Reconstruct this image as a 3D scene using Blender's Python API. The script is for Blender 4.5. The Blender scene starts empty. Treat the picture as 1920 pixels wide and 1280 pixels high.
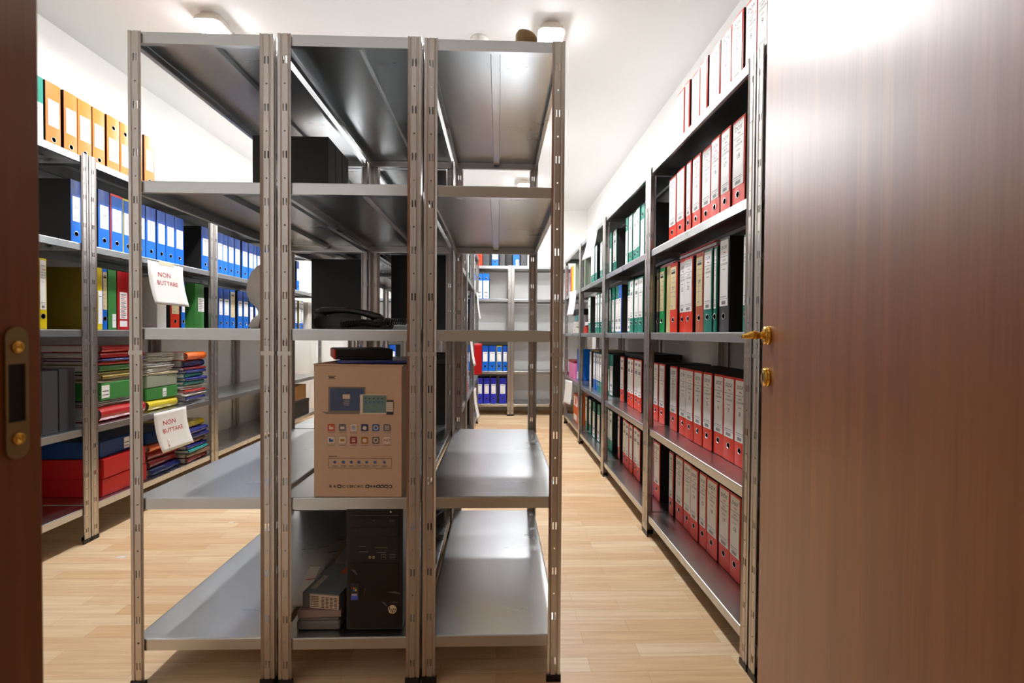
import bpy, bmesh, math, random
from mathutils import Vector, Matrix
random.seed(7)
PI = math.pi
SC = bpy.context.scene
COL = SC.collection

# ------------------------------------------------------------------ camera
CZ = 1.025                       # eye height
F = 884.0; VX = 934.0            # focal length in pixels, column of the vanishing point
cam_d = bpy.data.cameras.new('camera'); cam = bpy.data.objects.new('camera', cam_d); COL.objects.link(cam)
cam_d.sensor_width = 36.0; cam_d.lens = F / 1920 * 36; cam_d.clip_start = 0.02
cam.matrix_world = (Matrix.Translation((0, 0, CZ)) @ Matrix.Rotation(math.radians(-1.685), 4, 'Z')
                    @ Matrix.Rotation(math.radians(90 - 0.95), 4, 'X') @ Matrix.Rotation(math.radians(0.40), 4, 'Z'))
cam_d.dof.use_dof = True; cam_d.dof.focus_distance = 2.2; cam_d.dof.aperture_fstop = 6.3
SC.camera = cam
SC.view_settings.view_transform = 'Standard'; SC.view_settings.look = 'None'
SC.view_settings.gamma = 1.0; SC.view_settings.use_curve_mapping = False
SC.view_settings.exposure = 1.62
SC.cycles.diffuse_bounces = 10; SC.cycles.max_bounces = 16; SC.cycles.glossy_bounces = 8
LAMP = 180.0                      # radiance of the lamp diffusers

# ------------------------------------------------------------------ world (dim corridor light)
w = bpy.data.worlds.new('corridor_light'); SC.world = w; w.use_nodes = True
w.node_tree.nodes['Background'].inputs[0].default_value = (1.0, 0.70, 0.46, 1)
w.node_tree.nodes['Background'].inputs[1].default_value = 0.08

# ------------------------------------------------------------------ materials
def lin(c):
    return tuple(((v / 255.0) / 12.92 if v / 255.0 <= 0.04045 else ((v / 255.0 + 0.055) / 1.055) ** 2.4) for v in c) + (1.0,)
def N(nt, t, **kw):
    n = nt.nodes.new(t)
    for k, v in kw.items():
        if k.startswith('i_'): n.inputs[k[2:].replace('_', ' ')].default_value = v
        else: setattr(n, k, v)
    return n
MATS = {}
def mat(name, rgb, rough=0.5, metal=0.0, var=0.06, scale=30, bump=0.0, coat=0.0, spec=0.5):
    if name in MATS: return MATS[name]
    m = bpy.data.materials.new(name); m.use_nodes = True; nt = m.node_tree
    b = nt.nodes['Principled BSDF']
    b.inputs['Roughness'].default_value = rough; b.inputs['Metallic'].default_value = metal
    b.inputs['Specular IOR Level'].default_value = spec
    if coat: b.inputs['Coat Weight'].default_value = coat; b.inputs['Coat Roughness'].default_value = 0.12
    tc = N(nt, 'ShaderNodeTexCoord'); no = N(nt, 'ShaderNodeTexNoise', i_Scale=scale, i_Detail=3.0)
    nt.links.new(tc.outputs['Object'], no.inputs['Vector'])
    c = lin(rgb)
    mx = N(nt, 'ShaderNodeMix', data_type='RGBA')
    mx.inputs['A'].default_value = tuple(v * (1 - var) for v in c[:3]) + (1,)
    mx.inputs['B'].default_value = tuple(min(1, v * (1 + var)) for v in c[:3]) + (1,)
    nt.links.new(no.outputs['Fac'], mx.inputs['Factor']); nt.links.new(mx.outputs['Result'], b.inputs['Base Color'])
    if bump:
        bp = N(nt, 'ShaderNodeBump', i_Strength=bump, i_Distance=0.002)
        nt.links.new(no.outputs['Fac'], bp.inputs['Height']); nt.links.new(bp.outputs['Normal'], b.inputs['Normal'])
    MATS[name] = m
    return m

def mat_steel(name, base=(0.60, 0.61, 0.62), r0=0.26, r1=0.36):
    m = bpy.data.materials.new(name); m.use_nodes = True; nt = m.node_tree; b = nt.nodes['Principled BSDF']
    b.inputs['Metallic'].default_value = 1.0
    tc = N(nt, 'ShaderNodeTexCoord')
    mpn = N(nt, 'ShaderNodeMapping'); mpn.inputs['Scale'].default_value = (0.6, 1.6, 1.0); nt.links.new(tc.outputs['Object'], mpn.inputs['Vector'])
    n1 = N(nt, 'ShaderNodeTexNoise', i_Scale=7.0, i_Detail=3.0, i_Roughness=0.5)
    vo = N(nt, 'ShaderNodeTexVoronoi', i_Scale=140.0)
    n2 = N(nt, 'ShaderNodeTexNoise', i_Scale=4.5, i_Detail=1.0)
    for n in (vo, n2): nt.links.new(tc.outputs['Object'], n.inputs['Vector'])
    nt.links.new(mpn.outputs[0], n1.inputs['Vector'])
    rr = N(nt, 'ShaderNodeMapRange'); rr.inputs['From Min'].default_value = 0.3; rr.inputs['From Max'].default_value = 0.7
    rr.inputs['To Min'].default_value = r0; rr.inputs['To Max'].default_value = r1
    nt.links.new(n1.outputs['Fac'], rr.inputs['Value']); nt.links.new(rr.outputs['Result'], b.inputs['Roughness'])
    mx = N(nt, 'ShaderNodeMix', data_type='RGBA')
    mx.inputs['A'].default_value = tuple(v * 0.95 for v in base) + (1,); mx.inputs['B'].default_value = tuple(min(1, v * 1.02) for v in base) + (1,)
    ad = N(nt, 'ShaderNodeMath', operation='MULTIPLY'); nt.links.new(n1.outputs['Fac'], ad.inputs[0]); ad.inputs[1].default_value = 1.0
    m2 = N(nt, 'ShaderNodeMix', data_type='FLOAT'); m2.inputs['Factor'].default_value = 0.05
    nt.links.new(ad.outputs[0], m2.inputs['A']); nt.links.new(vo.outputs['Color'], m2.inputs['B'])
    nt.links.new(m2.outputs['Result'], mx.inputs['Factor']); nt.links.new(mx.outputs['Result'], b.inputs['Base Color'])
    bp = N(nt, 'ShaderNodeBump', i_Strength=0.05, i_Distance=0.004)
    nt.links.new(n2.outputs['Fac'], bp.inputs['Height']); nt.links.new(bp.outputs['Normal'], b.inputs['Normal'])
    MATS[name] = m
    return m
STEEL = mat_steel('galvanised_steel', (0.59, 0.605, 0.615), 0.27, 0.31)
STEEL_UP = mat_steel('upright_steel', (0.58, 0.545, 0.515), 0.32, 0.38)

def mat_wood(name, c1, c2, axis='Z', rough=0.36, coat=0.0):
    m = bpy.data.materials.new(name); m.use_nodes = True; nt = m.node_tree; b = nt.nodes['Principled BSDF']
    tc = N(nt, 'ShaderNodeTexCoord'); mp = N(nt, 'ShaderNodeMapping')
    mp.inputs['Scale'].default_value = (22, 22, 0.7)
    nt.links.new(tc.outputs['Object'], mp.inputs['Vector'])
    n1 = N(nt, 'ShaderNodeTexNoise', i_Scale=1.2, i_Detail=6.0, i_Roughness=0.6, i_Distortion=0.5)
    n2 = N(nt, 'ShaderNodeTexNoise', i_Scale=9.0, i_Detail=3.0, i_Roughness=0.6)
    nt.links.new(mp.outputs[0], n1.inputs['Vector']); nt.links.new(mp.outputs[0], n2.inputs['Vector'])
    a = N(nt, 'ShaderNodeMix', data_type='FLOAT'); a.inputs['Factor'].default_value = 0.35
    nt.links.new(n1.outputs['Fac'], a.inputs['A']); nt.links.new(n2.outputs['Fac'], a.inputs['B'])
    r = N(nt, 'ShaderNodeValToRGB'); r.color_ramp.elements[0].position = 0.3; r.color_ramp.elements[0].color = lin(c1)
    r.color_ramp.elements[1].position = 0.72; r.color_ramp.elements[1].color = lin(c2)
    nt.links.new(a.outputs['Result'], r.inputs['Fac']); nt.links.new(r.outputs['Color'], b.inputs['Base Color'])
    b.inputs['Roughness'].default_value = rough
    if coat: b.inputs['Coat Weight'].default_value = coat; b.inputs['Coat Roughness'].default_value = 0.42
    bp = N(nt, 'ShaderNodeBump', i_Strength=0.012, i_Distance=0.001)
    nt.links.new(a.outputs['Result'], bp.inputs['Height']); nt.links.new(bp.outputs['Normal'], b.inputs['Normal'])
    MATS[name] = m
    return m
DOORW = mat_wood('cherry_laminate', (118, 62, 20), (160, 94, 40), rough=0.42, coat=0.5)
JAMBW = mat_wood('dark_cherry_jamb', (112, 62, 22), (136, 80, 34), rough=0.5)

def mat_floor():
    m = bpy.data.materials.new('beech_laminate_floor'); m.use_nodes = True; nt = m.node_tree; b = nt.nodes['Principled BSDF']
    tc = N(nt, 'ShaderNodeTexCoord')
    br = N(nt, 'ShaderNodeTexBrick', offset=0.37, offset_frequency=2, squash=1.0)
    br.inputs['Scale'].default_value = 1.0; br.inputs['Brick Width'].default_value = 0.46; br.inputs['Row Height'].default_value = 0.064
    br.inputs['Mortar Size'].default_value = 0.0006; br.inputs['Mortar Smooth'].default_value = 0.4; br.inputs['Bias'].default_value = 0.1
    br.inputs['Color1'].default_value = lin((244, 222, 186)); br.inputs['Color2'].default_value = lin((228, 190, 144)); br.inputs['Mortar'].default_value = lin((196, 160, 118))
    nt.links.new(tc.outputs['Object'], br.inputs['Vector'])
    mp = N(nt, 'ShaderNodeMapping'); mp.inputs['Scale'].default_value = (2.0, 38, 1); nt.links.new(tc.outputs['Object'], mp.inputs['Vector'])
    no = N(nt, 'ShaderNodeTexNoise', i_Scale=1.6, i_Detail=5.0, i_Roughness=0.6, i_Distortion=0.4); nt.links.new(mp.outputs[0], no.inputs['Vector'])
    mx = N(nt, 'ShaderNodeMix', data_type='RGBA', blend_type='MULTIPLY'); mx.inputs['Factor'].default_value = 0.5
    r = N(nt, 'ShaderNodeValToRGB'); r.color_ramp.elements[0].position = 0.25; r.color_ramp.elements[0].color = lin((205, 170, 135))
    r.color_ramp.elements[1].position = 0.65; r.color_ramp.elements[1].color = (1, 1, 1, 1)
    nt.links.new(no.outputs['Fac'], r.inputs['Fac']); nt.links.new(br.outputs['Color'], mx.inputs['A']); nt.links.new(r.outputs['Color'], mx.inputs['B'])
    nt.links.new(mx.outputs['Result'], b.inputs['Base Color']); b.inputs['Roughness'].default_value = 0.42
    MATS['floor'] = m
    return m

def mat_wall(name, rgb):
    return mat(name, rgb, rough=0.85, var=0.012, scale=220, bump=0.12, spec=0.2)
WALL = mat_wall('white_wall_paint', (243, 242, 238)); CEIL = mat_wall('white_ceiling_paint', (236, 234, 231))

def mat_emit(name, rgb, s):
    m = bpy.data.materials.new(name); m.use_nodes = True; nt = m.node_tree; b = nt.nodes['Principled BSDF']
    b.inputs['Emission Color'].default_value = lin(rgb); b.inputs['Emission Strength'].default_value = s; b.inputs['Base Color'].default_value = lin((245, 245, 240))
    no = N(nt, 'ShaderNodeTexNoise', i_Scale=40.0); r = N(nt, 'ShaderNodeMapRange'); r.inputs['To Min'].default_value = 0.3; r.inputs['To Max'].default_value = 0.4
    nt.links.new(no.outputs['Fac'], r.inputs['Value']); nt.links.new(r.outputs['Result'], b.inputs['Roughness'])
    return m

CLR = dict(red=(236, 54, 22), orange=(238, 112, 38), blue=(12, 104, 206), green=(14, 128, 108), black=(30, 28, 28), grey=(74, 74, 78),
           yellow=(222, 196, 20), white=(224, 218, 208), brick=(196, 92, 62), leaf=(70, 140, 70), grass=(30, 165, 90), crimson=(190, 22, 26),
           cream=(226, 208, 150), violet=(46, 52, 190), pink=(236, 128, 176), navy=(18, 34, 120), deepblue=(14, 62, 124), maroon=(130, 22, 22), teal=(40, 150, 150), olive=(128, 108, 14),
           brown=(124, 92, 68), tan=(176, 138, 96), magenta=(200, 60, 130), sage=(150, 160, 140))
def cm(c, gloss=0.35): return mat('cover_' + c, CLR[c], rough=gloss, var=0.10, scale=60, coat=0.0, spec=0.35)
PAPER = mat('label_paper', (247, 245, 242), rough=0.65, var=0.02); INK = mat('print_ink', (44, 40, 44), rough=0.6); REDINK = mat('red_print_ink', (200, 60, 60), rough=0.6)
GREYINK = mat('grey_print_ink', (150, 148, 152), rough=0.6); CASE = mat('black_slipcase_board', (24, 22, 22), rough=0.55, var=0.3, scale=160)
CREAM = mat('cream_label_paper', (224, 206, 160), rough=0.65)
RING = mat('nickel_ring', (205, 205, 205), rough=0.25, metal=1.0); HOLE = mat('finger_hole_black', (8, 8, 8), rough=0.8); BLK = mat('black_plastic', (17, 16, 16), rough=0.34, var=0.1)
SHEET = mat('white_paper_sheets', (232, 230, 226), rough=0.75, var=0.03)

# ------------------------------------------------------------------ mesh helper
class MB:
    def __init__(s): s.v = []; s.f = []; s.m = []; s.mats = []
    def mi(s, m):
        if m not in s.mats: s.mats.append(m)
        return s.mats.index(m)
    def add(s, vs, fs, m, M=None):
        o = len(s.v); k = s.mi(m)
        for p in vs:
            p = Vector(p); s.v.append(tuple(M @ p) if M else tuple(p))
        for f in fs: s.f.append([o + i for i in f]); s.m.append(k)
    def box(s, a, b, m, M=None, bev=0.0):
        (x0, y0, z0), (x1, y1, z1) = a, b
        if bev <= 0:
            vs = [(x, y, z) for z in (z0, z1) for y in (y0, y1) for x in (x0, x1)]
            s.add(vs, [(0, 2, 3, 1), (4, 5, 7, 6), (0, 1, 5, 4), (2, 6, 7, 3), (0, 4, 6, 2), (1, 3, 7, 5)], m, M); return
        bm = bmesh.new(); bmesh.ops.create_cube(bm, size=1)
        for v in bm.verts: v.co = Vector(((x0 + x1) / 2 + v.co.x * (x1 - x0), (y0 + y1) / 2 + v.co.y * (y1 - y0), (z0 + z1) / 2 + v.co.z * (z1 - z0)))
        bmesh.ops.bevel(bm, geom=bm.edges[:], offset=bev, segments=2, profile=0.5, affect='EDGES')
        bm.verts.index_update()
        s.add([v.co[:] for v in bm.verts], [[v.index for v in f.verts] for f in bm.faces], m, M); bm.free()
    def quad(s, x0, z0, x1, z1, y, m, M=None):    # facing -Y
        s.add([(x0, y, z0), (x1, y, z0), (x1, y, z1), (x0, y, z1)], [(0, 1, 2, 3)], m, M)
    def prism(s, pts, y0, y1, m, M=None):          # outline in x,z pulled along y
        n = len(pts)
        s.add([(x, y0, z) for x, z in pts] + [(x, y1, z) for x, z in pts],
              [list(range(n)), list(range(2 * n - 1, n - 1, -1))] + [(i, i + n, (i + 1) % n + n, (i + 1) % n) for i in range(n)], m, M)
    def lathe(s, prof, m, M=None, seg=24, ex=1.0, ey=1.0):
        vs = []; fs = []; n = len(prof)
        for k in range(seg):
            a = 2 * PI * k / seg
            for r, z in prof: vs.append((r * math.cos(a) * ex, r * math.sin(a) * ey, z))
        for k in range(seg):
            for i in range(n - 1):
                a = k * n + i; b = ((k + 1) % seg) * n + i
                fs.append((a, b, b + 1, a + 1))
        if prof[0][0] > 1e-6: fs.append([k * n for k in range(seg)][::-1])
        if prof[-1][0] > 1e-6: fs.append([k * n + n - 1 for k in range(seg)])
        s.add(vs, fs, m, M)
    def tube(s, path, rad, m, M=None, seg=8, flat=1.0):
        vs = []; fs = []; n = len(path); P = [Vector(p) for p in path]
        for i, p in enumerate(P):
            t = (P[min(i + 1, n - 1)] - P[max(i - 1, 0)]).normalized()
            u = t.cross(Vector((0, 0, 1)))
            if u.length < 1e-4: u = Vector((1, 0, 0))
            u.normalize(); v = t.cross(u)
            r = rad[i] if isinstance(rad, (list, tuple)) else rad
            for k in range(seg):
                a = 2 * PI * k / seg; vs.append(p + u * r * math.cos(a) + v * r * flat * math.sin(a))
        for i in range(n - 1):
            for k in range(seg):
                a = i * seg + k; b = i * seg + (k + 1) % seg
                fs.append((a, b, b + seg, a + seg))
        fs.append(list(range(seg))[::-1]); fs.append([(n - 1) * seg + k for k in range(seg)])
        s.add(vs, fs, m, M)
    def mesh(s, name, smooth=False):
        me = bpy.data.meshes.new(name); me.from_pydata(s.v, [], s.f)
        for m in s.mats: me.materials.append(m)
        me.polygons.foreach_set('material_index', s.m)
        bm = bmesh.new(); bm.from_mesh(me); bmesh.ops.remove_doubles(bm, verts=bm.verts, dist=1e-6)
        bmesh.ops.recalc_face_normals(bm, faces=bm.faces) if smooth is not None else None
        bm.to_mesh(me); bm.free()
        if smooth:
            for p in me.polygons: p.use_smooth = True
        me.update(); return me
    def rawmesh(s, name):
        me = bpy.data.meshes.new(name); me.from_pydata(s.v, [], s.f)
        for m in s.mats: me.materials.append(m)
        me.polygons.foreach_set('material_index', s.m); me.update(); return me

def obj(name, me, parent=None, loc=(0, 0, 0), rot=(0, 0, 0)):
    o = bpy.data.objects.new(name, me); COL.objects.link(o); o.location = loc; o.rotation_euler = rot
    if parent: o.parent = parent
    return o
LABELS = {}
def tag(o, label, cat, group=None):
    n = len(label.split()); assert 4 <= n <= 16, (n, label)
    if label in LABELS: print('DUPLICATE LABEL', label)
    LABELS[label] = 1
    o['label'] = label; o['category'] = cat
    if group: o['group'] = group
    return o
def thing(name, label, cat, loc=(0, 0, 0), rz=0, group=None):
    o = bpy.data.objects.new(name, None); COL.objects.link(o); o.empty_display_size = 0.05
    o.location = loc; o.rotation_euler = (0, 0, rz)
    return tag(o, label, cat, group)
def struct(name, me, loc=(0, 0, 0)):
    o = obj(name, me, None, loc); o['kind'] = 'structure'; return o
def copy_tree(o, parent=None):
    c = o.copy(); COL.objects.link(c)
    if parent: c.parent = parent
    for ch in o.children: copy_tree(ch, c)
    return c

# text -> flat geometry (x right, z up, facing -Y)
TXT = {}
def text_geo(s):
    if s in TXT: return TXT[s]
    cu = bpy.data.curves.new('t', 'FONT'); cu.body = s; cu.size = 1.0; cu.align_x = 'CENTER'; cu.align_y = 'CENTER'; cu.resolution_u = 2
    o = bpy.data.objects.new('t', cu); COL.objects.link(o)
    bpy.context.view_layer.update(); dg = bpy.context.evaluated_depsgraph_get()
    me = bpy.data.meshes.new_from_object(o.evaluated_get(dg))
    g = ([(v.co.x, v.co.y) for v in me.vertices], [list(p.vertices) for p in me.polygons])
    bpy.data.objects.remove(o); bpy.data.curves.remove(cu); bpy.data.meshes.remove(me)
    TXT[s] = g; return g
def put_text(mb, s, x, z, size, y, m, M=None, wide=1.0, fit=None, fn=None, slant=0.0):
    vs, fs = text_geo(s)
    if fit:
        wd = max(v[0] for v in vs) - min(v[0] for v in vs)
        if wd * size > fit: size *= fit / (wd * size)
    P = [(x + (vx + slant * vy) * size * wide, y, z + vy * size) for vx, vy in vs]
    if fn: P = [fn(p[0], p[2], y) for p in P]
    mb.add(P, fs, m, M)

# ------------------------------------------------------------------ room shell
XL, XR, YF, YB, H = -2.395, 1.178, 0.39, 6.27, 2.665
mb = MB(); mb.box((XL - 0.1, -1.2, -0.1), (XR + 0.1, YB + 0.1, 0), mat_floor()); struct('floor', mb.mesh('floor'))
mb = MB(); mb.box((XL - 0.1, -1.2, H), (XR + 0.1, YB + 0.1, H + 0.1), CEIL); struct('ceiling', mb.mesh('ceiling'))
mb = MB(); mb.box((XL - 0.1, YF - 0.1, 0), (XL, YB + 0.1, H), WALL); struct('wall_left', mb.mesh('wall_left'))
mb = MB(); mb.box((XR, YF - 0.1, 0), (XR + 0.1, YB + 0.1, H), WALL); struct('wall_right', mb.mesh('wall_right'))
mb = MB(); mb.box((XL, YB, 0), (XR, YB + 0.1, H), WALL); struct('wall_back', mb.mesh('wall_back'))
JX, HX = -0.40, 0.507            # door opening
mb = MB()
mb.box((XL, YF - 0.12, 0), (JX - 0.03, YF, H), WALL); mb.box((HX + 0.03, YF - 0.12, 0), (XR, YF, H), WALL)
mb.box((JX - 0.03, YF - 0.12, 2.14), (HX + 0.03, YF, H), WALL)
struct('wall_front', mb.mesh('wall_front'))

# door frame: stepped jambs
mb = MB()
for sx, X in ((-1, JX), (1, HX)):
    def bx(x0, x1, y0, y1, z0=0, z1=2.13):
        a, b = sorted((X + sx * x0, X + sx * x1)); mb.box((a, y0, z0), (b, y1, z1), JAMBW, bev=0.002)
    bx(0, 0.03, 0.372, 0.425); bx(-0.014, 0.03, 0.26, 0.372); bx(0.0, 0.09, 0.247, 0.262); bx(0.012, 0.09, 0.392, 0.412)
mb.box((JX, 0.26, 2.10), (HX, 0.425, 2.13), JAMBW)
struct('trim_1', mb.mesh('door_frame'))
# strike plate in the left jamb
t = thing('strike_plate', 'brass strike plate with two screws let into the dark left door jamb', 'strike plate', (JX, 0.402, CZ - 0.052))
BRASS_D = mat('dull_brass', (150, 132, 92), rough=0.38, metal=0.7); BRASS = mat('polished_brass', (232, 184, 84), rough=0.14, metal=1.0, var=0.03)
mb = MB(); pw, ph = 0.0095, 0.055
def arc(cx, cz, r, a0, a1, n=8): return [(cx + r * math.cos(a0 + (a1 - a0) * i / n), cz + r * math.sin(a0 + (a1 - a0) * i / n)) for i in range(n + 1)]
MR = Matrix.Rotation(PI / 2, 4, 'Z')          # -Y -> +X
up = arc(0, ph - pw, pw, 0, PI) + [(-pw, 0.024), (pw, 0.024)]; mb.prism(up, -0.0022, -0.0002, BRASS_D, MR)
dn = arc(0, -ph + pw, pw, PI, 2 * PI) + [(pw, -0.024), (-pw, -0.024)]; mb.prism(dn, -0.0022, -0.0002, BRASS_D, MR)
mb.box((-pw, -0.0022, -0.024), (-pw + 0.002, -0.0002, 0.024), BRASS_D, MR); mb.box((pw - 0.003, -0.0022, -0.024), (pw, -0.0002, 0.024), BRASS_D, MR)
obj('plate', mb.mesh('plate'), t)
mb = MB(); mb.box((-pw + 0.002, -0.001, -0.024), (pw - 0.003, -0.0004, 0.024), HOLE, MR); obj('latch_pocket', mb.mesh('pocket'), t)
for z in (0.038, -0.038):
    mb = MB(); mb.lathe([(0.0, 0.0018), (0.0015, 0.0018), (0.002, 0.003), (0.0045, 0.0034), (0.0052, 0.002)], BRASS, Matrix.Rotation(PI / 2, 4, 'Y'), seg=16)
    obj('screw', mb.mesh('screw', True), t, (0.0005, 0, z))

# ------------------------------------------------------------------ open door
HP = Vector((0.503, 0.4275)); FE = Vector((0.712, 1.250)); dv = (FE - HP); DW = dv.length; ang = math.atan2(dv.y, dv.x)
door = obj('door_1', None, None, (HP.x, HP.y, 0.008), (0, 0, ang)); door['kind'] = 'structure'
mb = MB(); mb.box((0.0, -0.040, 0), (DW, 0, 2.10), DOORW, bev=0.0015); obj('door_leaf', mb.mesh('leaf'), door)
# local +y is the face that looks to the aisle
MD = Matrix.Rotation(-PI / 2, 4, 'X')         # lathe axis z -> +y
hx = DW - 0.052; hz = CZ - 0.008
o = obj('door_handle', None, door, (hx, 0, hz))
mb = MB(); mb.lathe([(0.0245, 0.0), (0.0245, 0.004), (0.0225, 0.0055), (0.0235, 0.009), (0.0225, 0.012), (0.016, 0.0135), (0.0, 0.0135)], BRASS, MD, 32); obj('rosette', mb.mesh('rosette', True), o)
mb = MB(); mb.lathe([(0.012, 0.013), (0.009, 0.018), (0.0085, 0.026), (0.011, 0.029), (0.011, 0.033), (0.009, 0.036)], BRASS, MD, 24)
mb.tube([(0, 0.028, 0), (0.0, 0.034, 0.001), (0.001, 0.042, 0.0), (0.002, 0.050, -0.002), (0.003, 0.058, -0.003), (0.004, 0.064, -0.003)], [0.010, 0.0115, 0.0105, 0.008, 0.006, 0.0045], BRASS, seg=14)
obj('lever', mb.mesh('lever', True), o)
o = obj('key_rosette', None, door, (hx, 0, hz - 0.108))
mb = MB(); mb.lathe([(0.0245, 0.0), (0.0245, 0.004), (0.0225, 0.0055), (0.0240, 0.009), (0.0225, 0.0125), (0.012, 0.0125), (0.0, 0.0125)], BRASS, MD, 32); obj('rosette', mb.mesh('rosette', True), o)
mb = MB(); mb.box((-0.003, 0.0124, -0.010), (0.003, 0.0132, 0.010), HOLE); obj('keyhole', mb.mesh('keyhole'), o)

# ------------------------------------------------------------------ shelving
RH = 1.87; RW = 0.405
def upright_mesh():
    cols = [0, 0.003, 0.0075, 0.010, 0.0122, 0.0138, 0.0174, 0.0200, 0.0226, 0.0262, 0.0280, 0.031, 0.0345, 0.038]
    off = [0, 0, 0, -0.0022, -0.0022, 0, 0, 0, 0, 0, 0, -0.0024, -0.0004, 0.002]      # pressed ribs, inward is +
    off = [-o for o in off]
    slots = [0.0667 * 2 * k + 0.062 for k in range(14)]; holes = [s + 0.0667 for s in slots[:-1]]
    zs = [0.018]; kinds = []
    ev = sorted([(z - 0.0105, z + 0.0105, 's') for z in slots] + [(z - 0.0038, z + 0.0038, 'h') for z in holes])
    z = 0.018; bands = []
    for a, b, k in ev:
        if a > z: bands.append((z, a, None))
        bands.append((a, b, k)); z = b
    bands.append((z, RH, None))
    mb = MB()
    def flange(tr):
        for (z0, z1, k) in bands:
            for i in range(len(cols) - 1):
                if k == 's' and i in (5, 8): continue
                q = [(cols[i], off[i], z0), (cols[i + 1], off[i + 1], z0), (cols[i + 1], off[i + 1], z1), (cols[i], off[i], z1)]
                if k == 'h' and i in (6, 7):
                    continue
                mb.add([tr(p) for p in q], [(0, 1, 2, 3)], STEEL_UP)
            if k == 'h':
                cx, cz, r = 0.020, (z0 + z1) / 2, 0.0025; x0, x1 = cols[6], cols[8]
                ring = [(cx + r * math.cos(2 * PI * j / 12 - PI * 0.75), 0, cz + r * math.sin(2 * PI * j / 12 - PI * 0.75)) for j in range(12)]
                cor = [(x0, 0, z0), (x1, 0, z0), (x1, 0, z1), (x0, 0, z1)]
                vs = [tr(p) for p in ring + cor]
                fs = []
                for c in range(4):
                    for j in range(3): fs.append((12 + c, (c * 3 + j) % 12, (c * 3 + j + 1) % 12))
                    fs.append((12 + c, (c * 3 + 3) % 12, 12 + (c + 1) % 4))
                # corner c feeds ring points c*3 .. c*3+3
                mb.add(vs, fs, STEEL_UP)
    flange(lambda p: (p[0], p[1], p[2])); flange(lambda p: (p[1], p[0], p[2]))
    me = mb.mesh('upright'); return me
UPR = upright_mesh()
mb = MB()      # black foot cap with its rising tongue
mb.box((-0.002, -0.002, 0), (0.041, 0.005, 0.020), BLK); mb.box((-0.002, -0.002, 0), (0.005, 0.041, 0.020), BLK)
mb.prism([(0.010, 0.018), (0.032, 0.018), (0.030, 0.032), (0.026, 0.036), (0.023, 0.052), (0.020, 0.036), (0.014, 0.030)], 0.0032, 0.0045, BLK)
FOOT = mb.mesh('foot')
mb = MB()      # joining collar where the two lengths of upright meet
mb.box((-0.0016, -0.0016, 0), (0.037, -0.0008, 0.012), STEEL_UP); mb.box((-0.0016, -0.0016, 0), (-0.0008, 0.037, 0.012), STEEL_UP)
COLLAR = mb.mesh('collar')
SHCACHE = {}
def shelf_mesh(W, L):
    if (W, L) in SHCACHE: return SHCACHE[(W, L)]
    g = 0.0028; mb = MB(); prof = [(0.014, -0.0305), (0.0135, -0.0335), (0, -0.0335), (0, -0.0035), (0.0008, -0.0014), (0.0028, -0.0003), (0.006, 0)]
    rings = []
    for ins, z in prof:
        i = ins + g; rings.append([(i, i, z), (W - i, i, z), (W - i, L - i, z), (i, L - i, z)])
    vs = [p for r in rings for p in r]; fs = []
    for k in range(len(rings) - 1):
        for j in range(4): fs.append((k * 4 + j, k * 4 + (j + 1) % 4, k * 4 + 4 + (j + 1) % 4, k * 4 + 4 + j))
    # top sheet subdivided lengthways, very slightly sagging
    mb.add(vs, fs, STEEL)
    n = 8; i = 0.006 + g
    tv = []; tf = []
    for a in range(n + 1):
        for b in range(n + 1):
            u = a / n; v = b / n; sag = -0.0012 * 16 * u * (1 - u) * v * (1 - v)
            tv.append((i + (W - 2 * i) * u, i + (L - 2 * i) * v, sag))
    for a in range(n):
        for b in range(n): q = a * (n + 1) + b; tf.append((q, q + n + 1, q + n + 2, q + 1))
    mb.add(tv, tf, STEEL)
    me = mb.mesh('shelf')
    SHCACHE[(W, L)] = me
    mb = MB(); c = W / 2 if W < L else L / 2
    pr = [(-0.021, -0.0022), (-0.015, -0.0022), (-0.013, -0.016), (0.013, -0.016), (0.015, -0.0022), (0.021, -0.0022), (0.014, -0.0010), (-0.014, -0.0010)]
    mb.prism([(c + x, z) for x, z in pr], 0.02, max(L, W) - 0.02, STEEL)
    SHCACHE[(W, L, 'rib')] = mb.mesh('rib')
    return me
SOLID = []
def rack(label, X, Y, along='Y', group=None, shelves=(0.139, 0.548, 1.035, 1.452, RH), W=RW, L=0.988):
    """footprint starts at (X,Y); long side L runs along Y (or X when along='X')"""
    wx, wy = (W, L) if along == 'Y' else (L, W)
    t = thing('shelving_rack', label, 'shelving rack', (X, Y, 0), 0, group)
    for k, (cx, cy, r) in enumerate(((0, 0, 0), (wx, 0, PI / 2), (wx, wy, PI), (0, wy, -PI / 2))):
        o = obj('upright', UPR, t, (cx, cy, 0), (0, 0, r))
        f = obj('foot', FOOT, o); c = obj('joint_collar', COLLAR, o, (0, 0, 0.958))
    for z in shelves:
        me = shelf_mesh(W, L)
        if along == 'Y': o = obj('shelf', me, t, (0, 0, z))
        else: o = obj('shelf', me, t, (wx, 0, z), (0, 0, PI / 2))
        obj('stiffening_rib', SHCACHE[(W, L, 'rib')], o)
    return t
ORD = ['', 'first', 'second', 'third', 'fourth', 'fifth', 'sixth', 'seventh', 'eighth', 'ninth', 'tenth', 'eleventh', 'twelfth', 'thirteenth', 'fourteenth']
FX = [(-1.047, -0.642), (-0.629, -0.224), (-0.216, 0.189)]
FY = 1.366
CS = (0.139, 0.548, 1.035, 1.452, RH)
rack('bare galvanised rack end, leftmost of the three facing the doorway', FX[0][0], FY + 0.004, group='free-standing racks in mid room', shelves=CS)
rack('middle front rack holding the printed carton, telephone and computer tower', FX[1][0], FY, group='free-standing racks in mid room', shelves=CS)
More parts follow.
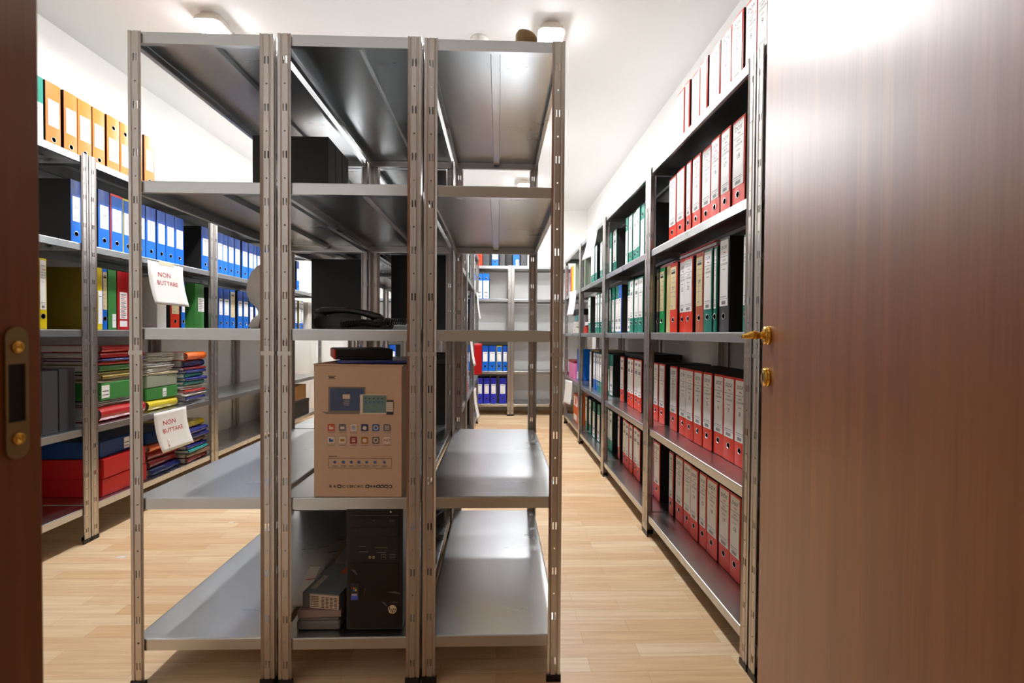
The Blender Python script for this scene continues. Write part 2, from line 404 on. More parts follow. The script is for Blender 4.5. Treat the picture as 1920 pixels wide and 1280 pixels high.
rack('empty galvanised rack, rightmost of the three facing the doorway', FX[2][0], FY + 0.004, group='free-standing racks in mid room', shelves=CS)
for r in (1, 2, 3):
    for c in (0, 1):
        rack('%s mid-room rack behind the %s front rack' % (ORD[r], ('left', 'middle')[c]), FX[c][0], FY + 0.008 + r * 1.0, group='free-standing racks in mid room', shelves=CS)
RS = (0.112, 0.552, 1.035, 1.450, 1.865)
RB = ['half hidden right-hand rack behind the open wooden door', 'nearest fully seen right-hand rack, full of red numbered binders', 'second right-hand rack, green and red binders',
      'third right-hand rack with white paper hanging from its top', 'farthest right-hand rack with pink and orange boxes']
for k in range(5): rack(RB[k], 0.762, 0.397 + k * 1.0, group='racks along the right wall', shelves=RS, W=0.40, L=0.994 if k else 0.99)
LS = (0.175, 0.556, 1.030, 1.440, 1.855)
LB = ['left-hand rack nearest the doorway, dark grey binders low down', 'left-hand rack with the heaped document folders', 'left-hand rack with empty lower shelves and blue binders above', 'farthest left-hand rack, seen through the mid-room racks']
for k in range(4): rack(LB[k], -1.977 - 0.40, 1.346 + k * 1.0, group='racks along the left wall', shelves=LS, W=0.40, L=0.994)
BS = (0.150, 0.555, 1.030, 1.455, 1.865)
BB = ['back-wall rack in the far left corner', 'back-wall rack holding the blue binders', 'empty back-wall rack at right, a few binders on top']
for k in range(3): rack(BB[k], -1.84 + k * 1.0, 5.86, 'X', group='racks along the back wall', shelves=BS, W=0.38, L=0.994)

# ------------------------------------------------------------------ lever arch binders
BH = 0.318; BD = 0.285
BC = {}
def q5(v): return round(v / 0.004) * 0.004
def case_mesh(w, h, m=None, BD=BD):
    k = ('case', w, h, BD, m.name if m else '')
    if k in BC: return BC[k]
    mb = MB(); m = m or CASE; t = 0.0025; a = w / 2
    # slip case: two boards, top, bottom and back, open at the spine
    mb.box((-a, 0.002, 0), (-a + t, BD, h), m); mb.box((a - t, 0.002, 0), (a, BD, h), m)
    mb.box((-a + t, 0.002, 0), (a - t, BD, t), m); mb.box((-a + t, 0.002, h - t), (a - t, BD, h), m); mb.box((-a + t, BD - t, t), (a - t, BD, h - t), m)
    BC[k] = mb.mesh('slipcase'); return BC[k]
def spine_mesh(w, h, m, m2=None):
    k = ('spine', w, h, m.name, m2.name if m2 else '')
    if k in BC: return BC[k]
    mb = MB(); a = w / 2 - 0.0012; n = 6; b = 0.0012
    pts = [(-a, 0.004), (-a, 0.0012)] + [(-a + 2 * a * i / n, -0.0016 * math.sin(PI * i / n)) for i in range(n + 1)] + [(a, 0.0012), (a, 0.004), (a, 0.02), (-a, 0.02)]
    vs = []; z0, z1 = b, h - b
    zb = [z0, h * 0.70, z1] if m2 else [z0, z1]
    for z in zb: vs += [(x, y, z) for x, y in pts]
    N_ = len(pts)
    for s in range(len(zb) - 1):
        mm = m2 if (m2 and s == 1) else m
        mb.add(vs[s * N_:(s + 2) * N_], [(i, (i + 1) % N_, (i + 1) % N_ + N_, i + N_) for i in range(N_)], mm)
    mb.add(vs[:N_], [list(range(N_))], m); mb.add(vs[-N_:], [list(range(N_))], m2 or m)
    BC[k] = mb.mesh('spine'); return BC[k]
def ring_mesh():
    if 'ring' in BC: return BC['ring']
    mb = MB(); M = Matrix.Rotation(PI / 2, 4, 'X')
    mb.lathe([(0.0125, 0.0), (0.0122, 0.0016), (0.0105, 0.0018), (0.0098, 0.0006)], RING, M, 20); mb.lathe([(0.0099, 0.0007), (0.0, 0.0007)], HOLE, M, 20)
    BC['ring'] = mb.mesh('ring'); return BC['ring']
def label_mesh(style, w, h, num, flip, det):
    k = ('lab', style, w, h, num, flip, det)
    if k in BC: return BC[k]
    mb = MB(); y = -0.0022; M = None
    if flip: M = Matrix.Translation((0, 0, h)) @ Matrix.Rotation(PI, 4, 'Y')
    S = h / 0.318
    if style == 'A':          # tall manufacturer label with logo, frame and bar code
        a = w / 2 - 0.006; z0, z1 = 0.088 * S, 0.309 * S
        mb.box((-a, y, z0), (a, y + 0.0006, z1), PAPER, M); y -= 0.0002
        mb.quad(-a * 0.9, 0.2535 * S, a * 0.9, 0.2548 * S, y, INK, M); mb.quad(-a * 0.9, 0.1115 * S, a * 0.9, 0.1125 * S, y, INK, M)
        mb.quad(a * 0.88, 0.112 * S, a * 0.9, 0.254 * S, y, INK, M)
        if det:
            put_text(mb, 'DOX', 0, 0.284 * S, 0.026, y, INK, M, fit=a * 1.3, slant=0.25)
            put_text(mb, '~', 0.004, 0.268 * S, 0.034, y, REDINK, M, fit=a * 1.4)
            put_text(mb, 'DATI', 0, 0.242 * S, 0.011, y, INK, M, fit=a * 1.2); put_text(mb, 'CONSUMI', 0, 0.229 * S, 0.011, y, INK, M, fit=a * 1.6)
            if num: put_text(mb, str(num), 0, 0.188 * S, 0.024, y, INK, M, fit=a * 1.3)
            for i in range(9): mb.quad(-a * 0.5 + i * a * 0.11, 0.094 * S, -a * 0.5 + i * a * 0.11 + a * 0.06, 0.106 * S, y, INK, M)
        else:
            mb.quad(-a * 0.5, 0.276 * S, a * 0.5, 0.292 * S, y, GREYINK, M); mb.quad(-a * 0.6, 0.225 * S, a * 0.6, 0.245 * S, y, GREYINK, M); mb.quad(-a * 0.4, 0.095 * S, a * 0.4, 0.105 * S, y, GREYINK, M)
        mb.quad(-a * 0.35, 0.210 * S, a * 0.35, 0.2125 * S, y, GREYINK, M); mb.quad(-a * 0.8, 0.118 * S, a * 0.7, 0.1205 * S, y, GREYINK, M)
    elif style in ('B', 'C'):  # paper slip on a two-tone spine, or cream slip
        a = w / 2 * (0.72 if style == 'B' else 0.78); z0, z1 = (0.118 * S, 0.238 * S) if style == 'B' else (0.105 * S, 0.300 * S)
        mb.box((-a, y, z0), (a, y + 0.0006, z1), PAPER if style == 'B' else CREAM, M); y -= 0.0002
        if det and style == 'B':
            put_text(mb, 'DATI', 0, z1 - 0.012, 0.009, y, INK, M, fit=a * 1.2); put_text(mb, 'CONSUMI', 0, z1 - 0.023, 0.009, y, INK, M, fit=a * 1.7)
            if num: put_text(mb, str(num), 0, z1 - 0.052, 0.023, y, INK, M, fit=a * 1.3)
        else:
            mb.quad(-a * 0.7, z1 - 0.02, a * 0.7, z1 - 0.012, y, GREYINK, M)
            if num: put_text(mb, str(num), 0, (z0 + z1) / 2, 0.022, y, INK, M, fit=a * 1.2)
        if style == 'C':
            for i in range(5): mb.quad(-a * 0.8, z1 - 0.05 - i * 0.022, a * 0.8, z1 - 0.0485 - i * 0.022, y, GREYINK, M)
            mb.quad(-a * 0.7, z1 - 0.032, a * 0.7, z1 - 0.022, y, INK, M)
        mb.quad(-a * 0.6, z0 + 0.014, -a * 0.1, z0 + 0.018, y, GREYINK, M)
    elif style == 'W':         # long white slip
        a = w / 2 * 0.8; z0, z1 = 0.03 * S, 0.20 * S
        mb.box((-a, y, z0), (a, y + 0.0006, z1), PAPER, M); mb.quad(-a * 0.8, z0 + 0.01, -a * 0.75, z1 - 0.01, y - 0.0002, INK, M); mb.quad(-a * 0.8, z1 - 0.03, a * 0.8, z1 - 0.028, y - 0.0002, INK, M)
    elif style == 'S':         # small slip low down
        a = w / 2 * 0.45; mb.box((-a * 0.2, y, 0.012), (a * 1.7, y + 0.0006, 0.085), PAPER, M); mb.quad(0, 0.05, a * 1.4, 0.052, y - 0.0002, GREYINK, M)
    elif style == 'R':         # two printed strips
        a = w / 2 * 0.62
        mb.box((-a, y, 0.060), (a, y + 0.0006, 0.205), PAPER, M); mb.box((-a, y, 0.018), (a, y + 0.0006, 0.050), PAPER, M)
        for i in range(12): mb.quad(-a * 0.7, 0.068 + i * 0.011, a * (0.7 if i % 3 else 0.3), 0.072 + i * 0.011, y - 0.0002, INK if i % 2 else REDINK, M)
    elif style == 'H':         # handwriting straight on the spine
        for i in range(14): mb.quad(-w * 0.12 + (i % 3) * 0.004, 0.16 + i * 0.009, w * 0.10, 0.163 + i * 0.009, y, GREYINK, M)
    elif style == 'T':         # taped note with turned corner
        mb.box((-w * 0.2, y, 0.130), (w * 0.48, y + 0.0006, 0.225), PAPER, M)
        for i in range(6): mb.quad(-w * 0.13, 0.15 + i * 0.012, w * (0.3 + 0.1 * (i % 2)), 0.1525 + i * 0.012, y - 0.0002, INK if i % 2 else REDINK, M)
    BC[k] = mb.mesh('spine_label'); return BC[k]

def binder(w, color, style, num, flip, det, loc, rz, h=BH, edge=None, sidecol=None, ring=True, tilt=0.0, depth=BD):
    w = max(0.028, q5(w - 0.0025))
    o = bpy.data.objects.new('lever_arch_binder', None); COL.objects.link(o); o.empty_display_size = 0.05
    o.location = (loc[0], loc[1], loc[2] + 0.0007); o.rotation_euler = (0, tilt, rz)
    o.rotation_mode = 'XYZ'
    obj('slipcase', case_mesh(w, h, sidecol, depth), o)
    m2 = None
    if color in ('blue',) and style == 'B' and not flip: m2 = mat('cover_deep_blue', (8, 78, 176), rough=0.35, var=0.1, coat=0.15)
    obj('spine', spine_mesh(w, h, cm(edge) if edge else cm(color), m2 if not edge else None), o)
    if edge:   # coloured face paper leaving the edge colour showing
        mbk = ('face', w, h, color)
        if mbk not in BC:
            m_ = MB(); m_.box((-w / 2 + 0.006, -0.0019, 0.004), (w / 2 - 0.004, -0.0012, h - 0.012), cm(color)); BC[mbk] = m_.mesh('face')
        obj('spine_paper', BC[mbk], o)
    if style: obj('spine_label', label_mesh(style, w, h, num, flip, det), o)
    if ring: obj('finger_ring', ring_mesh(), o, (0, -0.0012 - (0.0006 if edge else 0), (h - 0.058) if flip else 0.058))
    return o

SHN = ['bottom', 'second', 'middle', 'fourth', 'top']
ALL = []     # (object, sort key, description, shelf name, rack phrase, group)
def row(side, Xs, shelf, entries):
    zt = {'R': RS, 'L': LS}[side][shelf]
    for e in entries:
        x0, x1, color, style = e[:4]; op = e[4] if len(e) > 4 else {}
        Za, Zb = sorted((F * Xs / (x0 - VX), F * Xs / (x1 - VX)))
        if Zb - Za > 0.098: m_ = (Za + Zb) / 2; Za, Zb = m_ - 0.049, m_ + 0.049
        for k_ in range(6):
            b_ = (1.394 if side == 'R' else 1.343) + k_
            if Za < b_ < Zb and shelf != 4:
                if Zb - b_ > b_ - Za: Za = b_ + 0.006; Zb = max(Zb, Za + 0.03)
                else: Zb = b_ - 0.006; Za = min(Za, Zb - 0.03)
        wd = Zb - Za
        wd = min(max(wd, 0.03), op.get('maxw', 0.098)); Zc = (Za + Zb) / 2
        num = op.get('num'); flip = op.get('flip', False); near = Zc < (2.7 if side == 'R' else 3.3)
        jit = random.uniform(-0.006, 0.006)
        o = binder(wd, color, style, num, flip, near, (Xs + jit + op.get('dx', 0), Zc, zt), -PI / 2 if side == 'R' else PI / 2,
                   h=op.get('h', BH), edge=op.get('edge'), sidecol=op.get('side'), ring=op.get('ring', True),
                   depth=min(BD, round((1.112 - Xs) if side == 'R' else (2.327 + Xs), 3)))
        if side == 'R':
            b = min(max(int((Zc - 0.4)), 1), 4); rk = ['', 'nearest', 'second', 'third', 'fourth'][b] + ' right-hand rack'
        else:
            b = min(max(int((Zc - 1.343)), 0), 3); rk = ['nearest', 'second', 'third', 'farthest'][b] + ' left-hand rack'
        ALL.append([o, Zc, op.get('d') or desc(color, num, flip, op), SHN[shelf], rk, 'binders on the racks along the %s wall' % ('right' if side == 'R' else 'left')])
CN = dict(deepblue='dark blue', leaf='green', grass='bright green', brick='faded red', crimson='dark red', white='white', violet='violet-blue')
def desc(color, num, flip, op):
    s = CN.get(color, color) + ' binder'
    if op.get('edge'): s = CN.get(color, color) + ' binder with ' + op['edge'] + ' edges'
    if num: s += ' numbered ' + str(num)
    elif flip: s = 'upside-down ' + s
    return s
A_ = 'A'
def n(k, **kw): d = dict(num=k); d.update(kw); return d
fl = dict(flip=True)
row('R', 0.865, 4, [(1267, 1283, 'red', A_, n(1)), (1284, 1293, 'red', A_, n(2)), (1294, 1311, 'red', A_, n(3)), (1313.5, 1327, 'red', A_, n(4)), (1327.5, 1349, 'red', A_, n(5)),
     (1350.5, 1372, 'red', A_, n(6)), (1373, 1395, 'red', A_, n(7)), (1396, 1420, 'red', A_, n(8)), (1421, 1444, 'red', A_, n(9))])
row('R', 0.82, 3, [(1255, 1269, 'red', A_, n(11)), (1271, 1286.7, 'red', A_, n(12)), (1289, 1299, 'red', A_, n(13)), (1299, 1315, 'red', A_, n(14)), (1315, 1333, 'red', A_, n(15)),
     (1336, 1353.5, 'red', A_, n(16)), (1354, 1373, 'red', A_, n(17)), (1373.7, 1398, 'red', A_, n(18)), (1400, 1421, 'brick', 'C', n(19))])
row('R', 0.808, 2, [(1230, 1238, 'grey', 'C'), (1239, 1249, 'grass', 'C'), (1249.5, 1259.5, 'cream', None, dict(ring=False, d='plain pale yellow folder')),
     (1260.5, 1274.6, 'red', 'C', n(21)), (1275, 1287, 'red', A_, n(22)), (1287, 1303.5, 'red', A_, n(23)), (1309.5, 1325, 'brick', 'C', n(24)),
     (1325, 1342, 'green', A_), (1343, 1350, 'green', A_), (1351, 1370, 'grey', A_, dict(h=0.34, d='tall charcoal binder')), (1400, 1415, 'green', A_)])
row('R', 0.87, 1, [(1229, 1238, 'red', A_), (1239, 1250.5, 'red', A_)] +
    [(a, b, 'red', A_, n(k + 1)) for k, (a, b) in enumerate([(1261, 1275.5), (1278.5, 1293), (1293.5, 1308.5), (1309, 1325.6), (1326, 1344), (1344.5, 1364), (1365, 1386.5), (1387.2, 1409)])])
row('R', 0.885, 0, [(1225, 1231, 'pink', A_), (1232, 1243.6, 'red', A_)] +
    [(a, b, 'red', A_, n(k + 11)) for k, (a, b) in enumerate([(1257, 1270.5), (1271.6, 1288), (1288.4, 1303.5), (1304, 1319), (1319.5, 1334), (1334.5, 1355.5), (1356, 1377.7), (1378, 1400)])])
# second and third bays
row('R', 0.82, 3, [(1143.6, 1147.3, 'green', 'W'), (1147.5, 1154.7, 'green', A_), (1174, 1179, 'green', A_, fl), (1179, 1186, 'green', A_), (1186, 1193.5, 'green', A_), (1194, 1201, 'green', A_), (1201, 1209, 'green', A_, fl)])
row('R', 0.808, 2, [(1143, 1147.5, 'green', A_), (1147.5, 1152.5, 'green', A_, fl), (1154, 1160, 'green', A_, fl), (1160, 1166, 'blue', A_, fl), (1176.6, 1182.5, 'green', A_, fl), (1182.5, 1190, 'green', A_), (1190, 1198, 'green', A_), (1198, 1207, 'green', A_)])
row('R', 0.87, 1, [(1139.5, 1144.4, 'green', 'W'), (1144.6, 1153, 'green', A_, fl), (1164, 1171.6, 'red', A_), (1177.7, 1184.3, 'red', A_), (1184.6, 1191, 'red', A_), (1191.3, 1199.4, 'red', A_), (1200, 1208, 'red', A_)])
row('R', 0.885, 0, [(1139, 1144.5, 'green', A_), (1144.6, 1151.5, 'green', A_), (1159.8, 1167.4, 'red', A_), (1170.5, 1177, 'red', A_), (1177.2, 1184, 'red', A_), (1184.2, 1191, 'red', A_), (1191.6, 1199.4, 'red', A_), (1200, 1207, 'red', A_)])
row('R', 0.82, 3, [(1094.5, 1097.5, 'sage', None, dict(side=cm('sage'), d='sage green box file', ring=False)), (1109, 1112, 'green', A_), (1112.2, 1115.6, 'green', A_), (1117, 1120.3, 'green', A_), (1124.5, 1128.7, 'green', A_)])
row('R', 0.808, 2, [(1104.5, 1109, 'green', A_), (1117.5, 1121.2, 'green', A_), (1121.4, 1125, 'green', A_), (1125.2, 1128.9, 'green', A_)])
row('R', 0.83, 1, [(1083, 1087.5, 'blue', 'S', dict(side=cm('blue'), d='wide plain blue box file')), (1107, 1110, 'white', 'W'), (1114, 1117.5, 'blue', A_), (1117.6, 1121, 'blue', A_), (1121.3, 1124.8, 'green', A_), (1125, 1129, 'green', A_)])
row('R', 0.85, 0, [(1099, 1105, 'green', A_), (1105.2, 1112.5, 'green', A_), (1113, 1119.6, 'green', A_, fl), (1120.5, 1127.7, 'green', A_, fl)])
row('R', 0.81, 3, [(1068, 1070.3, 'magenta', None, dict(ring=False)), (1070.5, 1072.8, 'orange', None, dict(ring=False)), (1073, 1075.3, 'yellow', None, dict(ring=False)), (1075.5, 1079, 'white', 'W', dict(side=cm('sage')))])
# left wall
row('L', -2.08, 4, [(92, 111, 'green', 'W', dict(flip=False, maxw=0.08, d='teal binder')), (112.5, 140, 'orange', 'B', dict(maxw=0.082)), (144, 169, 'orange', 'B'), (170, 195.5, 'orange', 'B'), (197, 220, 'orange', 'B'),
     (221, 244, 'orange', 'B', fl), (244.5, 262.5, 'orange', 'B', fl), (264, 284, 'orange', 'B'), (285.5, 304, 'orange', 'B'), (304.5, 322.8, 'white', 'H', dict(ring=False, side=cm('green'), d='white box with teal sides'))])
row('L', -2.07, 3, [(147, 174.5, 'blue', 'B', n(10)), (203.5, 224.5, 'blue', 'B', n(24)), (225, 247.7, 'blue', 'B', n(22, edge='red')), (249, 268, 'blue', 'B', n(23, edge='yellow')), (269, 287, 'blue', 'B', n(21)),
     (288, 306.3, 'blue', 'B', n(27)), (307, 323.8, 'blue', 'B', n(18)), (324, 340, 'blue', 'B', n(28)), (341.5, 357.5, 'blue', 'B', n(4)), (389, 403.3, 'blue', 'B'), (404, 415.5, 'blue', 'B'), (416.5, 427, 'blue', 'B'),
     (427.5, 437.5, 'blue', 'B'), (437.7, 448.7, 'blue', 'B'), (449, 460, 'blue', 'B'), (462.5, 473.7, 'blue', 'B'), (474, 482.5, 'blue', 'B'), (483, 489.5, 'blue', 'B'), (490, 497, 'blue', 'B'), (497.5, 505, 'blue', 'B'), (506, 513, 'blue', 'B'), (551, 556, 'blue', 'B'), (562, 567, 'blue', 'B')])
row('L', -2.05, 2, [(95, 111, 'yellow', 'A', dict(side=cm('olive'))), (200.5, 211, 'yellow', 'W', dict(side=cm('olive'), ring=False, d='yellow box file')), (211.3, 221.5, 'blue', 'C'), (221.7, 237.3, 'leaf', 'S', dict(ring=False)),
     (237.5, 259, 'crimson', 'R', dict(ring=False)), (308.6, 325.8, 'white', 'H', dict(side=cm('white'), ring=False, d='white box file')), (333.8, 350.2, 'red', 'C'), (350.6, 358, 'blue', 'B'),
     (373.7, 393, 'leaf', 'T', dict(side=cm('leaf'), ring=False, d='green box file with a taped note')), (418.8, 427.5, 'blue', 'B'), (427.8, 439.4, 'blue', 'B'), (440.8, 450.7, 'blue', 'C'), (454.7, 464, 'blue', 'B'), (464.2, 474, 'blue', 'B'), (476, 483, 'blue', 'W'),
     (484, 491, 'blue', 'B'), (553, 558.5, 'leaf', 'W'), (559, 563.5, 'blue', 'A'), (564, 568.5, 'blue', 'A', dict(edge='yellow')), (569, 573.5, 'blue', 'A'), (583, 589, 'white', 'H', dict(side=cm('white'), ring=False, d='white box file'))])
row('L', -2.02, 1, [(101, 131, 'grey', None, dict(h=0.285, side=cm('grey'), ring=False, maxw=0.09, d='dark grey box')), (134, 164, 'grey', None, dict(h=0.290, side=cm('grey'), ring=False, maxw=0.09, d='dark grey box'))])

def rowback(Yp, zt, shelf, entries, rk):
    for e in entries:
        x0, x1, color, style = e[:4]; op = e[4] if len(e) > 4 else {}
        s = F / Yp; Xa = (x0 - VX) / s; Xb = (x1 - VX) / s
        o = binder(min(Xb - Xa, 0.098), color, style, None, op.get('flip', False), False, ((Xa + Xb) / 2, Yp + random.uniform(-0.005, 0.005), zt), 0, depth=0.265, edge=op.get('edge'), sidecol=op.get('side'), ring=op.get('ring', True))
        ALL.append([o, (Xa + Xb) / 2, op.get('d') or desc(color, None, op.get('flip', False), op), SHN[shelf], rk, 'binders on the racks along the back wall'])
rowback(5.92, BS[4], 4, [(892, 904, 'red', None, dict(ring=False)), (905, 917, 'grey', None, dict(ring=False)), (921, 934, 'blue', 'A'), (936, 946, 'grey', None, dict(ring=False)), (947, 957, 'black', None, dict(ring=False))], 'back-wall rack, left aisle part')
rowback(5.92, BS[4], 4, [(960.5, 973, 'blue', 'S'), (975, 987, 'grey', None, dict(ring=False)), (988, 991.5, 'white', None, dict(ring=False))], 'back-wall rack, right part')
rowback(5.92, BS[3], 3, [(879.5, 892.4, 'blue', 'A', fl), (893.4, 904.5, 'blue', 'A', fl), (904.8, 917, 'blue', 'A', fl)], 'back-wall rack')
rowback(5.92, BS[1], 1, [(878, 890, 'blue', 'B'), (891, 903, 'blue', 'B'), (904, 916, 'blue', 'B'), (916.4, 930, 'blue', 'B'), (930.8, 941.6, 'blue', 'B', dict(edge='yellow')), (942.4, 952.5, 'blue', 'B')], 'back-wall rack')
rowback(5.92, BS[0], 0, [(880, 892, 'violet', 'B'), (893, 906, 'violet', 'B'), (907, 919, 'violet', 'B'), (920, 932, 'violet', 'B'), (936.5, 950, 'violet', 'B')], 'back-wall rack')
rowback(5.92, BS[1], 1, [(678, 690, 'blue', 'B'), (718, 731, 'blue', 'B'), (731.5, 744, 'blue', 'B'), (771, 784, 'blue', 'B')], 'corner back-wall rack')

def rowmid(face, X, zt, shelf, rk, entries):       # mid room, spines to +X (face=1) or -X
    for (y, wd, color, style, op) in entries:
        o = binder(wd, color, style, None, op.get('flip', False), False, (X, y, zt), PI / 2 if face > 0 else -PI / 2, h=op.get('h', BH), sidecol=op.get('side'), ring=op.get('ring', True))
        ALL.append([o, y, op.get('d') or desc(color, None, False, op), SHN[shelf], rk, 'binders on the mid-room racks'])
b0 = dict(ring=True)
rowmid(-1, -0.938, CS[3], 3, 'front left rack', [(1.87 + k * 0.082, 0.08, 'black', 'A', b0) for k in range(3)])
rowmid(-1, -1.01, CS[2], 2, 'left row behind the front', [(2.62 + k * 0.082, 0.08, 'black', 'A', dict(h=0.385)) for k in range(4)])
rowmid(1, -0.275, CS[2], 2, 'middle row behind the front', [(2.52 + k * 0.084, 0.08, 'black', 'A', dict(h=0.395)) for k in range(5)] + [(2.97, 0.07, 'green', 'A', b0), (3.06, 0.08, 'black', 'A', b0)])
rowmid(1, -0.275, CS[3], 3, 'middle row behind the front', [(2.60 + k * 0.084, 0.08, 'black', 'A', b0) for k in range(3)])
rowmid(1, -0.255, CS[1], 1, 'middle row behind the front', [(2.50, 0.08, 'black', 'A', b0), (2.60, 0.08, 'black', 'A', b0), (2.70, 0.08, 'blue', 'A', b0), (2.79, 0.08, 'white', 'H', b0), (2.90, 0.08, 'black', 'A', b0)])
rowmid(1, -0.255, CS[0], 0, 'middle row behind the front', [(2.45 + k * 0.083, 0.08, 'blue' if k == 0 else 'black', 'A', b0) for k in range(10)])
rowmid(-1, -1.0, CS[0], 0, 'left row behind the front', [(2.45 + k * 0.083, 0.08, 'black', 'A', b0) for k in range(10)])
rowmid(1, -0.255, CS[3], 3, 'middle row, third rack back', [(3.55, 0.08, 'grey', 'A', b0), (3.65, 0.08, 'green', 'A', b0), (3.80, 0.08, 'white', 'H', b0), (4.0, 0.08, 'green', 'A', b0)])
rowmid(1, -0.250, CS[2], 2, 'middle row, third rack back', [(3.50, 0.08, 'grey', 'A', b0), (3.60, 0.08, 'yellow', 'A', b0), (3.70, 0.08, 'white', 'A', b0), (3.82, 0.08, 'red', 'A', b0)])
rowmid(1, -0.250, CS[1], 1, 'middle row, third rack back', [(3.45, 0.08, 'red', 'A', b0), (3.55, 0.08, 'grey', 'A', b0), (3.9, 0.08, 'red', 'A', b0)])
rowmid(1, -0.250, CS[3], 3, 'middle row, farthest rack', [(4.60, 0.08, 'grey', 'A', b0), (4.75, 0.08, 'green', 'A', b0), (4.9, 0.08, 'red', 'A', b0)])
rowmid(1, -0.250, CS[2], 2, 'middle row, farthest rack', [(4.55, 0.08, 'red', 'A', b0), (4.65, 0.08, 'white', 'A', b0), (4.9, 0.08, 'crimson', 'A', b0)])
rowmid(1, -0.250, CS[0], 0, 'middle row, farthest rack', [(4.60, 0.08, 'white', 'A', b0), (4.75, 0.08, 'blue', 'A', b0)])
# labels that single each binder out: description, place in its run, shelf, rack
runs = {}
for a in ALL: runs.setdefault((a[3], a[4]), []).append(a)
for (sh, rk), L_ in runs.items():
    L_.sort(key=lambda a: a[1])
    back = rk.startswith('back') or rk.startswith('corner')
    for i, a in enumerate(L_):
        pos = '%s from the left' % ORD[i + 1] if back else '%s from near end' % ORD[i + 1]
        lab = '%s, %s, %s shelf, %s' % (a[2], pos, sh, rk)
        if len(lab.split()) > 16: lab = '%s, %s, %s shelf, %s' % (a[2], ORD[i + 1], sh, rk)
        tag(a[0], lab, 'binder', a[5])

# ------------------------------------------------------------------ folders and papers lying flat
def folder(name, label, cat, loc, rz, wx, dy, t, color, puff=True, group=None, paper=True, gloss=0.25):
    """document folder lying flat, rounded front edge facing -Y; width wx, depth dy, thickness t"""
    T = thing(name, label, cat, loc, rz, group); m = cm(color, 0.35) if gloss > 0.3 else mat('glossy_' + color, CLR[color], rough=0.22, var=0.08, scale=25, coat=0.5)
    mb = MB(); nseg = 8; r = t / 2; th = 0.0018; prof_o = []; prof_i = []
    for i in range(nseg + 1):
        a = -PI / 2 - PI * i / nseg
        k = 1.0 if puff else 0.35
        prof_o.append((r * k + r * k * math.cos(a), r + r * math.sin(a))); prof_i.append((r * k + (r * k - th) * math.cos(a), r + (r - th) * math.sin(a)))
    prof_o = [(dy, 0)] + prof_o + [(dy * 0.97, t)]; prof_i = [(dy, th)] + prof_i + [(dy * 0.97, t - th)]
    n = len(prof_o); vs = []; nx = 6
    for j in range(nx + 1):
        x = -wx / 2 + wx * j / nx; b = 0.0015 * math.sin(j * 2.1 + t * 100)
        for y, z in prof_o: vs.append((x, y + b, z))
    off = len(vs)
    for j in range(nx + 1):
        x = -wx / 2 + wx * j / nx; b = 0.0015 * math.sin(j * 2.1 + t * 100)
        for y, z in prof_i: vs.append((x, y + b, z))
    fs = []
    for j in range(nx):
        for i in range(n - 1):
            a = j * n + i; fs.append((a, a + n, a + n + 1, a + 1)); a += off; fs.append((a, a + 1, a + n + 1, a + n))
    for j in (0, nx):
        for i in range(n - 1): a = j * n + i; fs.append((a, a + 1, a + 1 + off, a + off))
    for i in (0, n - 1):
        for j in range(nx): a = j * n + i; fs.append((a, a + n, a + n + off, a + off))
    mb.add(vs, fs, m); obj('cover', mb.mesh('cover'), T)
    if paper and t > 0.012:
        mb = MB(); k = max(3, int(t / 0.004)); h = (t - 2 * th - 0.002) / k
        for i in range(k):
            e = random.uniform(-0.006, 0.003); mb.box((-wx / 2 + 0.006 + e, r + 0.004, th + 0.0008 + i * h), (wx / 2 - 0.006 + e, dy - 0.01 + e, th + 0.0008 + (i + 0.8) * h), SHEET)
        obj('papers', mb.mesh('papers'), T)
    return T
def sheets(label, loc, rz, wx, dy, t, group=None, tint=SHEET, cat='papers', name='paper_pile'):
    T = thing(name, label, cat, loc, rz, group); mb = MB(); k = max(3, int(t / 0.0045)); h = t / k
    for i in range(k):
        a = random.uniform(-0.11, 0.11); M = Matrix.Translation((random.uniform(-0.014, 0.014), random.uniform(0, 0.035), i * h)) @ Matrix.Rotation(a, 4, 'Z')
        nx = 8; vs = []; ph = random.uniform(0, 6)
        for u in range(nx + 1):
            x = -wx / 2 + wx * u / nx; zz = 0.4 * h * math.sin(u * 1.1 + ph)
            vs += [(x, 0, max(0, zz)), (x, dy, max(0, zz)), (x, dy, max(0, zz) + h * 0.55), (x, 0, max(0, zz) + h * 0.55)]
        fs = []
        for u in range(nx):
            a_ = u * 4
            for q in range(4): fs.append((a_ + q, a_ + (q + 1) % 4, a_ + 4 + (q + 1) % 4, a_ + 4 + q))
        fs += [(0, 1, 2, 3), (nx * 4 + 3, nx * 4 + 2, nx * 4 + 1, nx * 4)]
        mb.add(vs, fs, tint, M)
    obj('sheets', mb.mesh('sheets'), T); return T
RL = PI / 2      # front edge towards +X for things on the left racks
GA = 'folders and papers heaped on the left-hand rack'
